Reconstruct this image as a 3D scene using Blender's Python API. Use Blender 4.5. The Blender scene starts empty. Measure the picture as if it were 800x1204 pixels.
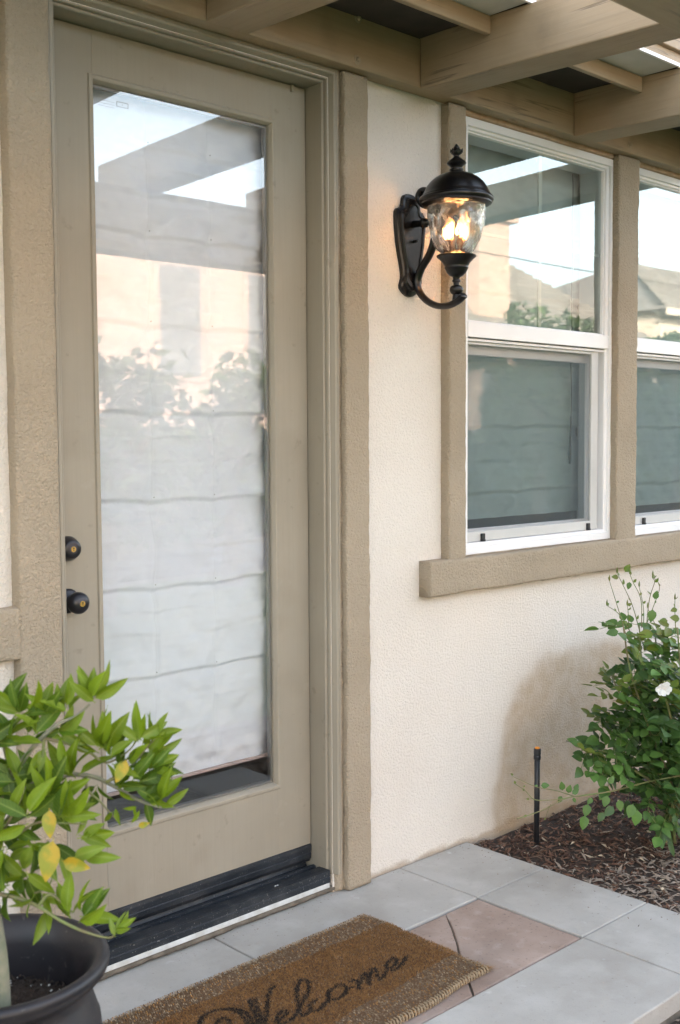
import bpy, math, random, bmesh
from mathutils import Vector, Matrix, noise
random.seed(7)
S = bpy.context.scene
COL = S.collection
R = math.radians

# ------------------------------------------------------------------ camera
F = 1313.98
ROWS = None
def cam_rows():
    y, p, r = 0.75648697, -0.0651997, 0.00592215
    f = Vector((math.sin(y)*math.cos(p), math.cos(y)*math.cos(p), math.sin(p)))
    rt = f.cross(Vector((0, 0, 1))).normalized()
    dn = f.cross(rt)
    return (math.cos(r)*rt + math.sin(r)*dn, -math.sin(r)*rt + math.cos(r)*dn, f)
RT, DN, FW = cam_rows()
CAM = Vector((0, -2.45, 1.387))
cd = bpy.data.cameras.new("camera")
cd.sensor_fit = 'HORIZONTAL'; cd.sensor_width = 36; cd.lens = F/800*36
cd.clip_start = 0.05; cd.clip_end = 2000
cd.dof.use_dof = True; cd.dof.focus_distance = 3.4; cd.dof.aperture_fstop = 8.0
cam = bpy.data.objects.new("camera", cd); COL.objects.link(cam)
cam.matrix_world = Matrix(((RT.x, -DN.x, -FW.x, CAM.x), (RT.y, -DN.y, -FW.y, CAM.y), (RT.z, -DN.z, -FW.z, CAM.z), (0, 0, 0, 1)))
S.camera = cam
def ray(x, y): return RT*((x-400)/F) + DN*((y-602)/F) + FW
def onp(x, y, n, d):
    v = ray(x, y); return CAM + v*((d-CAM[n])/v[n])
def onX(x, y, d): return onp(x, y, 0, d)
def onY(x, y, d): return onp(x, y, 1, d)
def onZ(x, y, d=0): return onp(x, y, 2, d)
def at(x, y, depth): return CAM + ray(x, y)*depth

# ------------------------------------------------------------------ sky, sun, exposure
SUN_EL, SUN_AZ = R(14), R(-38)      # azimuth from +Y (behind the house) towards +X
w = bpy.data.worlds.new("World"); S.world = w; w.use_nodes = True
nt = w.node_tree; nt.nodes.clear()
sky = nt.nodes.new('ShaderNodeTexSky'); sky.sky_type = 'NISHITA'; sky.sun_disc = False
sky.sun_elevation = SUN_EL; sky.sun_rotation = SUN_AZ
sky.air_density = 1.0; sky.dust_density = 3.0; sky.ozone_density = 1.0; sky.altitude = 100
hsv = nt.nodes.new('ShaderNodeHueSaturation'); hsv.inputs['Saturation'].default_value = 0.52
bg = nt.nodes.new('ShaderNodeBackground'); bg.inputs['Strength'].default_value = 0.15
out = nt.nodes.new('ShaderNodeOutputWorld')
nt.links.new(sky.outputs[0], hsv.inputs['Color']); nt.links.new(hsv.outputs[0], bg.inputs[0]); nt.links.new(bg.outputs[0], out.inputs[0])
sl = bpy.data.lights.new("sun", 'SUN'); sl.energy = 2.0; sl.angle = R(0.6); sl.color = (1.0, 0.80, 0.66)
so = bpy.data.objects.new("sun", sl); COL.objects.link(so)
sd = Vector((math.sin(SUN_AZ)*math.cos(SUN_EL), math.cos(SUN_AZ)*math.cos(SUN_EL), math.sin(SUN_EL)))
so.rotation_euler = sd.to_track_quat('Z', 'Y').to_euler(); so.location = sd*60
S.view_settings.view_transform = 'Standard'; S.view_settings.look = 'None'
S.view_settings.exposure = 3.13; S.view_settings.gamma = 1.0
S.cycles.max_bounces = 10; S.cycles.transparent_max_bounces = 16
S.cycles.diffuse_bounces = 5; S.cycles.sample_clamp_indirect = 8

# ------------------------------------------------------------------ materials
MATS = {}
def mat(name, col, rough=0.8, col2=None, nscale=8.0, bump=0.0, bscale=60.0, bdist=0.002, metal=0.0, spec=0.5, detail=4.0,
        trans=0.0, kind='noise', lo=0.35, hi=0.65, obj_rand=0.0, coat=0.0):
    m = bpy.data.materials.new(name); m.use_nodes = True; MATS[name] = m
    n = m.node_tree.nodes; l = m.node_tree.links
    b = n['Principled BSDF']
    b.inputs['Roughness'].default_value = rough; b.inputs['Metallic'].default_value = metal
    b.inputs['Specular IOR Level'].default_value = spec; b.inputs['Coat Weight'].default_value = coat
    b.inputs['Base Color'].default_value = (*col, 1)
    tc = n.new('ShaderNodeTexCoord')
    src = None
    if col2 is not None:
        t = n.new('ShaderNodeTexNoise'); t.inputs['Scale'].default_value = nscale; t.inputs['Detail'].default_value = detail
        l.new(tc.outputs['Object'], t.inputs['Vector'])
        mr = n.new('ShaderNodeMapRange'); mr.inputs['From Min'].default_value = lo; mr.inputs['From Max'].default_value = hi
        l.new(t.outputs['Fac'], mr.inputs['Value'])
        mx = n.new('ShaderNodeMix'); mx.data_type = 'RGBA'
        mx.inputs['A'].default_value = (*col, 1); mx.inputs['B'].default_value = (*col2, 1)
        l.new(mr.outputs[0], mx.inputs['Factor']); src = mx.outputs['Result']
    if obj_rand:
        oi = n.new('ShaderNodeObjectInfo'); h = n.new('ShaderNodeHueSaturation')
        mm = n.new('ShaderNodeMapRange'); mm.inputs['To Min'].default_value = 1-obj_rand; mm.inputs['To Max'].default_value = 1+obj_rand
        l.new(oi.outputs['Random'], mm.inputs['Value']); l.new(mm.outputs[0], h.inputs['Value'])
        if src: l.new(src, h.inputs['Color'])
        else: h.inputs['Color'].default_value = (*col, 1)
        src = h.outputs['Color']
    if src: l.new(src, b.inputs['Base Color'])
    if bump:
        if kind == 'voronoi':
            t2 = n.new('ShaderNodeTexVoronoi'); t2.inputs['Scale'].default_value = bscale; ho = t2.outputs['Distance']
        else:
            t2 = n.new('ShaderNodeTexNoise'); t2.inputs['Scale'].default_value = bscale; t2.inputs['Detail'].default_value = 3; ho = t2.outputs['Fac']
        l.new(tc.outputs['Object'], t2.inputs['Vector'])
        bp = n.new('ShaderNodeBump'); bp.inputs['Strength'].default_value = bump; bp.inputs['Distance'].default_value = bdist
        l.new(ho, bp.inputs['Height']); l.new(bp.outputs[0], b.inputs['Normal'])
    if trans:
        tr = n.new('ShaderNodeBsdfTranslucent'); ms = n.new('ShaderNodeMixShader'); ms.inputs[0].default_value = trans
        if src: l.new(src, tr.inputs['Color'])
        else: tr.inputs['Color'].default_value = (*col, 1)
        l.new(b.outputs[0], ms.inputs[1]); l.new(tr.outputs[0], ms.inputs[2]); l.new(ms.outputs[0], n['Material Output'].inputs[0])
    return m

def stucco(name, c1, c2, stain=False, sc=1.0, strength=0.9):
    """sand-finish stucco: worm-like pits and fine sand over a slightly uneven paint"""
    m = bpy.data.materials.new(name); m.use_nodes = True; MATS[name] = m
    n = m.node_tree.nodes; l = m.node_tree.links; b = n['Principled BSDF']
    b.inputs['Roughness'].default_value = 0.93; b.inputs['Specular IOR Level'].default_value = 0.2
    tc = n.new('ShaderNodeTexCoord')
    def noi(scale, det=4.0, dist=0.0):
        t = n.new('ShaderNodeTexNoise'); t.inputs['Scale'].default_value = scale; t.inputs['Detail'].default_value = det
        t.inputs['Distortion'].default_value = dist; l.new(tc.outputs['Object'], t.inputs['Vector']); return t.outputs['Fac']
    def rng(v, a, b_, c=0.0, d=1.0):
        r = n.new('ShaderNodeMapRange'); r.interpolation_type = 'SMOOTHSTEP'
        for k, q in zip(('From Min', 'From Max', 'To Min', 'To Max'), (a, b_, c, d)): r.inputs[k].default_value = q
        l.new(v, r.inputs['Value']); return r.outputs[0]
    def mix(f, a, b_):
        x = n.new('ShaderNodeMix'); x.data_type = 'RGBA'; l.new(f, x.inputs['Factor'])
        for s, q in (('A', a), ('B', b_)):
            if isinstance(q, tuple): x.inputs[s].default_value = (*q, 1)
            else: l.new(q, x.inputs[s])
        return x.outputs['Result']
    def math_(op, a, b_=0.0):
        x = n.new('ShaderNodeMath'); x.operation = op
        for i, q in enumerate((a, b_)):
            if isinstance(q, (int, float)): x.inputs[i].default_value = q
            else: l.new(q, x.inputs[i])
        return x.outputs[0]
    c = mix(rng(noi(2.2), 0.35, 0.65), c1, c2)
    # dirt caught in the pits
    pits = rng(noi(150*sc, 3, 0.8), 0.56, 0.70)
    c = mix(math_('MULTIPLY', pits, 0.22), c, tuple(v*0.55 for v in c1))
    specks = rng(noi(330*sc, 2), 0.70, 0.76)
    c = mix(math_('MULTIPLY', specks, 0.35), c, tuple(v*0.4 for v in c1))
    if stain:
        sep = n.new('ShaderNodeSeparateXYZ'); l.new(tc.outputs['Object'], sep.inputs[0])
        X, Z = sep.outputs['X'], sep.outputs['Z']
        # sprinkler stain on the wall beside the riser: a rounded brown damp patch
        nn = rng(noi(4.5, 8), 0.25, 0.75, -0.13, 0.13)
        xx = math_('DIVIDE', math_('SUBTRACT', X, 3.60), 0.545)
        zz = math_('DIVIDE', math_('SUBTRACT', Z, 0.0), 0.59)
        d = math_('ADD', math_('POWER', math_('ABSOLUTE', xx), 3.0), math_('POWER', math_('ABSOLUTE', zz), 2.6))
        d = math_('ADD', d, nn)
        f = rng(d, 0.80, 1.12, 1.0, 0.0)
        mot = rng(noi(16, 8), 0.3, 0.7, 0.50, 0.76)
        c = mix(math_('MULTIPLY', f, mot), c, (0.42, 0.295, 0.17))
        f2 = rng(d, 0.98, 1.40, 0.14, 0.0)
        c = mix(f2, c, (0.42, 0.34, 0.26))
        # rusty splash line along the ground
        g = rng(math_('ADD', Z, rng(noi(9, 7), 0.2, 0.8, -0.014, 0.014)), -0.002, 0.018, 0.6, 0.0)
        c = mix(g, c, (0.36, 0.25, 0.15))
    l.new(c, b.inputs['Base Color'])
    h1 = rng(noi(140*sc, 3, 0.5), 0.34, 0.68)
    h2 = noi(420*sc, 2)
    h3 = noi(26*sc, 3)
    hh = math_('ADD', math_('ADD', math_('MULTIPLY', h1, -0.6), math_('MULTIPLY', h2, 0.30)), math_('MULTIPLY', h3, 0.8))
    bp = n.new('ShaderNodeBump'); bp.inputs['Strength'].default_value = strength; bp.inputs['Distance'].default_value = 0.0030 if stain else 0.0042
    l.new(hh, bp.inputs['Height']); l.new(bp.outputs[0], b.inputs['Normal'])
    return m

def glass(name, tint, refl, rough=0.0, base=0.12):
    """coated window glass: mirror reflection rising at grazing angles over a tinted clear pane"""
    m = bpy.data.materials.new(name); m.use_nodes = True; MATS[name] = m
    n = m.node_tree.nodes; l = m.node_tree.links; n.clear()
    o = n.new('ShaderNodeOutputMaterial'); g = n.new('ShaderNodeBsdfGlossy'); t = n.new('ShaderNodeBsdfTransparent')
    g.inputs['Roughness'].default_value = rough; g.inputs['Color'].default_value = (refl[0], refl[1], refl[2], 1)
    t.inputs['Color'].default_value = (*tint, 1)
    fr = n.new('ShaderNodeFresnel'); fr.inputs['IOR'].default_value = 1.52
    mr = n.new('ShaderNodeMapRange'); mr.inputs['From Min'].default_value = 0.04; mr.inputs['From Max'].default_value = 1.0
    mr.inputs['To Min'].default_value = base; mr.inputs['To Max'].default_value = 1.0
    tc = n.new('ShaderNodeTexCoord'); nz = n.new('ShaderNodeTexNoise'); nz.inputs['Scale'].default_value = 3.0; nz.inputs['Detail'].default_value = 1
    bp = n.new('ShaderNodeBump'); bp.inputs['Strength'].default_value = 0.06; bp.inputs['Distance'].default_value = 0.004
    l.new(tc.outputs['Object'], nz.inputs['Vector']); l.new(nz.outputs['Fac'], bp.inputs['Height']); l.new(bp.outputs[0], g.inputs['Normal'])
    l.new(fr.outputs[0], mr.inputs['Value'])
    ms = n.new('ShaderNodeMixShader'); l.new(mr.outputs[0], ms.inputs[0]); l.new(t.outputs[0], ms.inputs[1]); l.new(g.outputs[0], ms.inputs[2])
    l.new(ms.outputs[0], o.inputs[0])
    return m

M_STUCCO = stucco('cream stucco', (0.695, 0.632, 0.56), (0.725, 0.668, 0.60), stain=True)
M_TRIM = stucco('taupe stucco', (0.37, 0.302, 0.22), (0.41, 0.338, 0.25), sc=1.0, strength=1.0)
M_DOOR = None
M_WOODP = mat('painted timber', (0.285, 0.222, 0.145), 0.55, (0.325, 0.258, 0.178), 5, bump=0.35, bscale=55, bdist=0.003)
def timber(name, axis, c1=(0.30, 0.218, 0.130), c2=(0.345, 0.262, 0.172)):
    """painted sawn timber: grain along the member, season checks, drips and grime"""
    m = bpy.data.materials.new(name); m.use_nodes = True; MATS[name] = m
    n = m.node_tree.nodes; l = m.node_tree.links; b = n['Principled BSDF']; b.inputs['Roughness'].default_value = 0.55; b.inputs['Specular IOR Level'].default_value = 0.4
    tc = n.new('ShaderNodeTexCoord')
    def noi(sc, det, dist=0.0, st=(1, 1, 1)):
        mp = n.new('ShaderNodeMapping'); mp.inputs['Scale'].default_value = st; l.new(tc.outputs['Object'], mp.inputs[0])
        t = n.new('ShaderNodeTexNoise'); t.inputs['Scale'].default_value = sc; t.inputs['Detail'].default_value = det; t.inputs['Distortion'].default_value = dist
        l.new(mp.outputs[0], t.inputs['Vector']); return t.outputs['Fac']
    def rng(v, a, z, c=0.0, d=1.0):
        r = n.new('ShaderNodeMapRange'); r.inputs[1].default_value = a; r.inputs[2].default_value = z; r.inputs[3].default_value = c; r.inputs[4].default_value = d; l.new(v, r.inputs[0]); return r.outputs[0]
    def mix(f, a, z):
        x = n.new('ShaderNodeMix'); x.data_type = 'RGBA'; l.new(f, x.inputs['Factor'])
        for k, q in (('A', a), ('B', z)):
            if isinstance(q, tuple): x.inputs[k].default_value = (*q, 1)
            else: l.new(q, x.inputs[k])
        return x.outputs['Result']
    al = {'X': (0.04, 1, 1), 'Y': (1, 0.04, 1), 'Z': (1, 1, 0.04)}[axis]
    gr = noi(90, 4, 0.3, al); c = mix(rng(noi(3, 5), .35, .65), c1, c2); c = mix(rng(gr, .45, .75, 0, .35), c, tuple(v*0.72 for v in c1))
    al2 = {'X': (0.03, 1, 1), 'Y': (1, 0.03, 1), 'Z': (1, 1, 0.03)}[axis]
    ck = n.new('ShaderNodeMath'); ck.operation = 'SUBTRACT'; l.new(noi(20, 3, 0.3, al2), ck.inputs[0]); ck.inputs[1].default_value = 0.5
    ab = n.new('ShaderNodeMath'); ab.operation = 'ABSOLUTE'; l.new(ck.outputs[0], ab.inputs[0])
    msk = rng(noi(2.6, 2), 0.50, 0.58); cr_ = rng(ab.outputs[0], 0.0, 0.010, 1.0, 0.0)
    mm = n.new('ShaderNodeMath'); mm.operation = 'MULTIPLY'; l.new(cr_, mm.inputs[0]); l.new(msk, mm.inputs[1])
    m2 = n.new('ShaderNodeMath'); m2.operation = 'MULTIPLY'; l.new(mm.outputs[0], m2.inputs[0]); m2.inputs[1].default_value = 0.55
    c = mix(m2.outputs[0], c, (0.06, 0.04, 0.025)); c = mix(rng(noi(7, 8), .58, .75, 0, .35), c, (0.15, 0.11, 0.07))
    l.new(c, b.inputs['Base Color'])
    hs = n.new('ShaderNodeMath'); hs.operation = 'SUBTRACT'; l.new(gr, hs.inputs[0]); l.new(mm.outputs[0], hs.inputs[1])
    bp = n.new('ShaderNodeBump'); bp.inputs['Strength'].default_value = 0.5; bp.inputs['Distance'].default_value = 0.0015; l.new(hs.outputs[0], bp.inputs['Height']); l.new(bp.outputs[0], b.inputs['Normal'])
    return m
M_WOODX = timber('painted timber along the wall', 'X'); M_WOODY = timber('painted rafter timber', 'Y')
M_DOOR = timber('door paint', 'Z', (0.298, 0.262, 0.203), (0.328, 0.290, 0.228))
for q in list(M_DOOR.node_tree.nodes):
    if q.type == 'MATH' and q.operation == 'MULTIPLY' and not q.inputs[1].is_linked: q.inputs[1].default_value = 0.0
    if q.type == 'MAP_RANGE' and abs(q.inputs[4].default_value-0.35) < 1e-4: q.inputs[4].default_value = 0.13
    if q.type == 'BUMP': q.inputs['Strength'].default_value = 0.16
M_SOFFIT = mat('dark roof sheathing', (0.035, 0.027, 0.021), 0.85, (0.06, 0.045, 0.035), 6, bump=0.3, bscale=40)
M_FLASH = mat('pale metal flashing', (0.50, 0.50, 0.46), 0.5, (0.60, 0.60, 0.56), 8)
M_VINYL = mat('white vinyl', (0.80, 0.79, 0.79), 0.32, (0.76, 0.75, 0.75), 4)
M_SCREENF = mat('grey screen frame', (0.50, 0.49, 0.47), 0.45, (0.55, 0.54, 0.52), 6)
M_BLACKP = mat('black plastic', (0.015, 0.016, 0.018), 0.45)
M_BLACKM = mat('dark bronze metal', (0.004, 0.0035, 0.004), 0.28, (0.008, 0.006, 0.006), 30, bump=0.25, bscale=90, bdist=0.0012, metal=0.0, coat=0.0)
M_BRONZE = mat('dark bronze hardware', (0.012, 0.012, 0.016), 0.3, (0.02, 0.018, 0.022), 40, metal=0.2)
M_BRASS = mat('brass', (0.75, 0.48, 0.14), 0.3, metal=0.9)
M_THRESH = mat('dark anodised threshold', (0.012, 0.016, 0.022), 0.42, (0.020, 0.024, 0.030), 25, metal=0.1, bump=0.1, bscale=200)
M_THRESH2 = mat('rubber sweep', (0.009, 0.012, 0.017), 0.45, (0.016, 0.020, 0.026), 30)
M_ALU = mat('white sill edge', (0.62, 0.64, 0.64), 0.45, (0.48, 0.48, 0.46), 30)
M_BLIND = mat('white shade cloth', (0.84, 0.88, 0.955), 0.9, (0.87, 0.91, 0.98), 5, bump=0.25, bscale=300, bdist=0.0006, trans=0.15)
def seams_on(m, xs, col):
    n = m.node_tree.nodes; l = m.node_tree.links; b = n['Principled BSDF']; src = b.inputs['Base Color'].links[0].from_socket
    tc = n.new('ShaderNodeTexCoord'); sp = n.new('ShaderNodeSeparateXYZ'); l.new(tc.outputs['Object'], sp.inputs[0])
    for x0 in xs:
        a = n.new('ShaderNodeMath'); a.operation = 'SUBTRACT'; l.new(sp.outputs['X'], a.inputs[0]); a.inputs[1].default_value = x0
        q = n.new('ShaderNodeMath'); q.operation = 'ABSOLUTE'; l.new(a.outputs[0], q.inputs[0])
        r = n.new('ShaderNodeMapRange'); r.inputs[1].default_value = 0.0005; r.inputs[2].default_value = 0.0020; r.inputs[3].default_value = 0.12; r.inputs[4].default_value = 0.0; l.new(q.outputs[0], r.inputs[0])
        x = n.new('ShaderNodeMix'); x.data_type = 'RGBA'; l.new(r.outputs[0], x.inputs['Factor']); l.new(src, x.inputs['A']); x.inputs['B'].default_value = (*col, 1); src = x.outputs['Result']
    l.new(src, b.inputs['Base Color'])
seams_on(M_BLIND, (-0.095, 0.112), (0.45, 0.47, 0.50))
M_BLIND2 = mat('grey-green shade cloth', (0.62, 0.68, 0.70), 0.9, (0.66, 0.72, 0.74), 5, bump=0.25, bscale=300, bdist=0.0006)
M_GLASS_D = glass('door glass', (0.99, 1.0, 1.0), (0.98, 1.0, 1.0), base=0.12)
M_GLASS_U = glass('upper window glass', (0.74, 0.80, 0.775), (0.96, 1.0, 0.99), base=0.16)
M_GLASS_L = glass('lower window glass', (0.78, 0.86, 0.86), (0.95, 1.0, 1.0), base=0.09)
M_MUNTIN = mat('white grille', (0.80, 0.82, 0.80), 0.5)
def concrete():
    m = mat('grey concrete', (0.395, 0.370, 0.338), 0.8, (0.45, 0.425, 0.392), 5, bump=0.35, bscale=160, bdist=0.0012, detail=8, lo=0.3, hi=0.7)
    n = m.node_tree.nodes; l = m.node_tree.links; b = n['Principled BSDF']
    src = b.inputs['Base Color'].links[0].from_socket
    tc = n.new('ShaderNodeTexCoord')
    def lay(src, sc, a, z, col, amt, det=6):
        t = n.new('ShaderNodeTexNoise'); t.inputs['Scale'].default_value = sc; t.inputs['Detail'].default_value = det
        l.new(tc.outputs['Object'], t.inputs['Vector'])
        r = n.new('ShaderNodeMapRange'); r.inputs['From Min'].default_value = a; r.inputs['From Max'].default_value = z; r.inputs['To Max'].default_value = amt
        l.new(t.outputs['Fac'], r.inputs['Value'])
        x = n.new('ShaderNodeMix'); x.data_type = 'RGBA'; l.new(r.outputs[0], x.inputs['Factor']); l.new(src, x.inputs['A']); x.inputs['B'].default_value = (*col, 1)
        return x.outputs['Result']
    src = lay(src, 3.1, 0.48, 0.70, (0.24, 0.215, 0.18), 0.55)
    src = lay(src, 38, 0.56, 0.72, (0.27, 0.255, 0.23), 0.22)
    src = lay(src, 19, 0.66, 0.74, (0.62, 0.63, 0.62), 0.5, 10)
    src = lay(src, 240, 0.66, 0.74, (0.2, 0.19, 0.18), 0.4, 2)
    l.new(src, b.inputs['Base Color'])
    return m
M_CONC = concrete()
M_FLAG = mat('pinkish flagstone', (0.27, 0.19, 0.15), 0.85, (0.38, 0.285, 0.235), 4, bump=0.5, bscale=45, bdist=0.003, detail=9)
M_JOINT = mat('dirty joint', (0.10, 0.085, 0.065), 0.95, (0.17, 0.145, 0.115), 30)
M_SOIL = mat('dark soil', (0.035, 0.024, 0.018), 0.95, (0.06, 0.042, 0.032), 30, bump=0.8, bscale=90, bdist=0.006)
M_CHIP = [mat('bark dark', (0.045, 0.021, 0.013), 0.8, (0.075, 0.036, 0.022), 20), mat('bark red', (0.12, 0.055, 0.033), 0.75, (0.17, 0.085, 0.05), 20),
          mat('bark mid', (0.20, 0.12, 0.075), 0.8, (0.14, 0.085, 0.06), 20), mat('bark grey', (0.235, 0.185, 0.14), 0.85, (0.31, 0.25, 0.20), 20), mat('bark pale', (0.50, 0.40, 0.28), 0.8)]
M_POT = mat('glazed dark pot', (0.010, 0.0095, 0.013), 0.48, (0.020, 0.016, 0.018), 9, bump=0.2, bscale=30, bdist=0.002, detail=7)
M_PERL = mat('perlite', (0.7, 0.68, 0.64), 0.8)
M_BARK = mat('citrus bark', (0.16, 0.17, 0.11), 0.8, (0.24, 0.22, 0.16), 40, bump=0.4, bscale=80)
M_TWIG = mat('green twig', (0.16, 0.20, 0.06), 0.6, (0.17, 0.13, 0.07), 30)
M_CIT = [mat('citrus leaf bright', (0.150, 0.235, 0.008), 0.48, (0.20, 0.29, 0.012), 25, spec=0.35, trans=0.42, obj_rand=0.22),
         mat('citrus leaf deep', (0.058, 0.120, 0.008), 0.45, (0.09, 0.16, 0.010), 25, spec=0.35, trans=0.35, obj_rand=0.25),
         mat('citrus leaf pale', (0.22, 0.30, 0.035), 0.45, (0.17, 0.26, 0.02), 25, trans=0.42, obj_rand=0.15)]
def rib_on(m, col, amt=0.55):
    n = m.node_tree.nodes; l = m.node_tree.links; b = n['Principled BSDF']; src = b.inputs['Base Color'].links[0].from_socket
    tc = n.new('ShaderNodeTexCoord'); sp = n.new('ShaderNodeSeparateXYZ'); l.new(tc.outputs['Object'], sp.inputs[0])
    q = n.new('ShaderNodeMath'); q.operation = 'ABSOLUTE'; l.new(sp.outputs['Y'], q.inputs[0])
    r = n.new('ShaderNodeMapRange'); r.inputs[1].default_value = 0.0003; r.inputs[2].default_value = 0.0013; r.inputs[3].default_value = amt; r.inputs[4].default_value = 0.0; l.new(q.outputs[0], r.inputs[0])
    # side veins slanting off the midrib
    a = n.new('ShaderNodeMath'); a.operation = 'MULTIPLY_ADD'; l.new(q.outputs[0], a.inputs[0]); a.inputs[1].default_value = -0.8; l.new(sp.outputs['X'], a.inputs[2])
    w1 = n.new('ShaderNodeMath'); w1.operation = 'MULTIPLY'; l.new(a.outputs[0], w1.inputs[0]); w1.inputs[1].default_value = 1150
    w2 = n.new('ShaderNodeMath'); w2.operation = 'SINE'; l.new(w1.outputs[0], w2.inputs[0])
    r2 = n.new('ShaderNodeMapRange'); r2.inputs[1].default_value = 0.75; r2.inputs[2].default_value = 1.0; r2.inputs[4].default_value = amt*0.35; l.new(w2.outputs[0], r2.inputs[0])
    mx = n.new('ShaderNodeMath'); mx.operation = 'MAXIMUM'; l.new(r.outputs[0], mx.inputs[0]); l.new(r2.outputs[0], mx.inputs[1])
    x = n.new('ShaderNodeMix'); x.data_type = 'RGBA'; l.new(mx.outputs[0], x.inputs['Factor']); l.new(src, x.inputs['A']); x.inputs['B'].default_value = (*col, 1); l.new(x.outputs['Result'], b.inputs['Base Color'])
    bp = n.new('ShaderNodeBump'); bp.inputs['Strength'].default_value = 0.4; bp.inputs['Distance'].default_value = 0.0008; l.new(mx.outputs[0], bp.inputs['Height']); l.new(bp.outputs[0], b.inputs['Normal'])
for q in M_CIT: rib_on(q, (0.34, 0.42, 0.08))
M_YEL = mat('yellow leaf', (0.52, 0.36, 0.025), 0.45, (0.30, 0.32, 0.03), 28, trans=0.35, lo=0.45, hi=0.6)
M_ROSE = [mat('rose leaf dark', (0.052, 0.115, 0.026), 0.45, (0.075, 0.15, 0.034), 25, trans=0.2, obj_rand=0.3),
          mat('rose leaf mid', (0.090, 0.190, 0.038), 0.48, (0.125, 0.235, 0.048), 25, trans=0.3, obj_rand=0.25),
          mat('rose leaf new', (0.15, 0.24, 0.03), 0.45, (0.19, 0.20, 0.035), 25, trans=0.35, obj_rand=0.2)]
M_CANE = mat('rose cane', (0.13, 0.19, 0.05), 0.5, (0.20, 0.15, 0.07), 12)
M_WHITEF = mat('white petal', (0.85, 0.84, 0.80), 0.7, trans=0.3)
M_COIR = [mat('coir golden', (0.26, 0.125, 0.038), 0.9, (0.34, 0.172, 0.058), 40), mat('coir orange', (0.33, 0.175, 0.065), 0.9), mat('coir brown', (0.13, 0.07, 0.032), 0.9),
          mat('coir grey', (0.22, 0.155, 0.092), 0.9, (0.14, 0.095, 0.06), 60), mat('coir pale', (0.34, 0.25, 0.155), 0.9), mat('coir ink', (0.025, 0.019, 0.014), 0.95)]
M_TILE = mat('dark floor tile', (0.05, 0.045, 0.045), 0.25, (0.065, 0.06, 0.058), 4)
M_ROOM = mat('interior paint', (0.35, 0.33, 0.30), 0.9)
M_GRASS = mat('lawn', (0.06, 0.11, 0.03), 0.9, (0.10, 0.15, 0.045), 3)
M_EARTH = mat('dry ground', (0.16, 0.13, 0.095), 0.95, (0.22, 0.18, 0.13), 1.5)
M_ROAD = mat('asphalt', (0.06, 0.06, 0.06), 0.9, (0.08, 0.08, 0.078), 8)
M_NPINK = mat('pink stucco', (0.50, 0.365, 0.30), 0.9, (0.54, 0.40, 0.33), 2)
M_NCREAM = mat('pale cream stucco', (0.62, 0.54, 0.44), 0.9, (0.66, 0.58, 0.48), 2)
M_ROOFT = mat('grey roof tile', (0.22, 0.20, 0.18), 0.85, (0.29, 0.26, 0.235), 1.5, obj_rand=0.12)
M_NGLASS = mat('neighbour glass', (0.20, 0.21, 0.22), 0.1)
M_CROWN = [mat('crown dark', (0.05, 0.085, 0.04), 0.7, (0.08, 0.12, 0.055), 2, trans=0.2), mat('crown light', (0.085, 0.15, 0.045), 0.7, (0.12, 0.19, 0.06), 2, trans=0.25)]
M_BARK2 = mat('tree bark', (0.12, 0.09, 0.065), 0.9, (0.18, 0.14, 0.10), 12)

def mottle(m, layers):
    """wear layers: (scale, from, to, colour, amount, detail)"""
    n = m.node_tree.nodes; l = m.node_tree.links; b = n['Principled BSDF']; src = b.inputs['Base Color'].links[0].from_socket; tc = n.new('ShaderNodeTexCoord')
    for (sc, a, z, col, amt, det) in layers:
        t = n.new('ShaderNodeTexNoise'); t.inputs['Scale'].default_value = sc; t.inputs['Detail'].default_value = det; l.new(tc.outputs['Object'], t.inputs['Vector'])
        r = n.new('ShaderNodeMapRange'); r.inputs[1].default_value = a; r.inputs[2].default_value = z; r.inputs[4].default_value = amt; l.new(t.outputs['Fac'], r.inputs[0])
        x = n.new('ShaderNodeMix'); x.data_type = 'RGBA'; l.new(r.outputs[0], x.inputs['Factor']); l.new(src, x.inputs['A']); x.inputs['B'].default_value = (*col, 1); src = x.outputs['Result']
    l.new(src, b.inputs['Base Color'])
mottle(M_FLAG, [(7, .48, .68, (0.20, 0.135, 0.10), .55, 8), (22, .55, .72, (0.46, 0.38, 0.33), .45, 8), (120, .62, .72, (0.12, 0.09, 0.075), .6, 3), (3, .5, .7, (0.30, 0.25, 0.22), .5, 4)])
mottle(M_CONC, [(1.7, .42, .66, (0.31, 0.285, 0.25), .45, 5), (9, .5, .75, (0.54, 0.52, 0.49), .4, 9), (420, .62, .72, (0.22, 0.205, 0.185), .45, 2), (85, .66, .72, (0.16, 0.14, 0.12), .35, 3)])
mottle(M_POT, [(5, .5, .75, (0.06, 0.05, 0.045), .5, 9), (60, .64, .74, (0.20, 0.18, 0.16), .35, 5)])
mottle(M_THRESH, [(12, .5, .8, (0.085, 0.085, 0.085), .6, 9), (200, .66, .72, (0.30, 0.29, 0.27), .7, 2)])
mottle(M_THRESH2, [(14, .5, .8, (0.06, 0.062, 0.068), .6, 9), (260, .68, .73, (0.28, 0.27, 0.25), .6, 2)])
mottle(M_DOOR, [(2.2, .45, .75, (0.23, 0.195, 0.145), .35, 6), (26, .66, .76, (0.17, 0.14, 0.105), .40, 7), (11, .68, .80, (0.42, 0.38, 0.31), .35, 8)])
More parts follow.
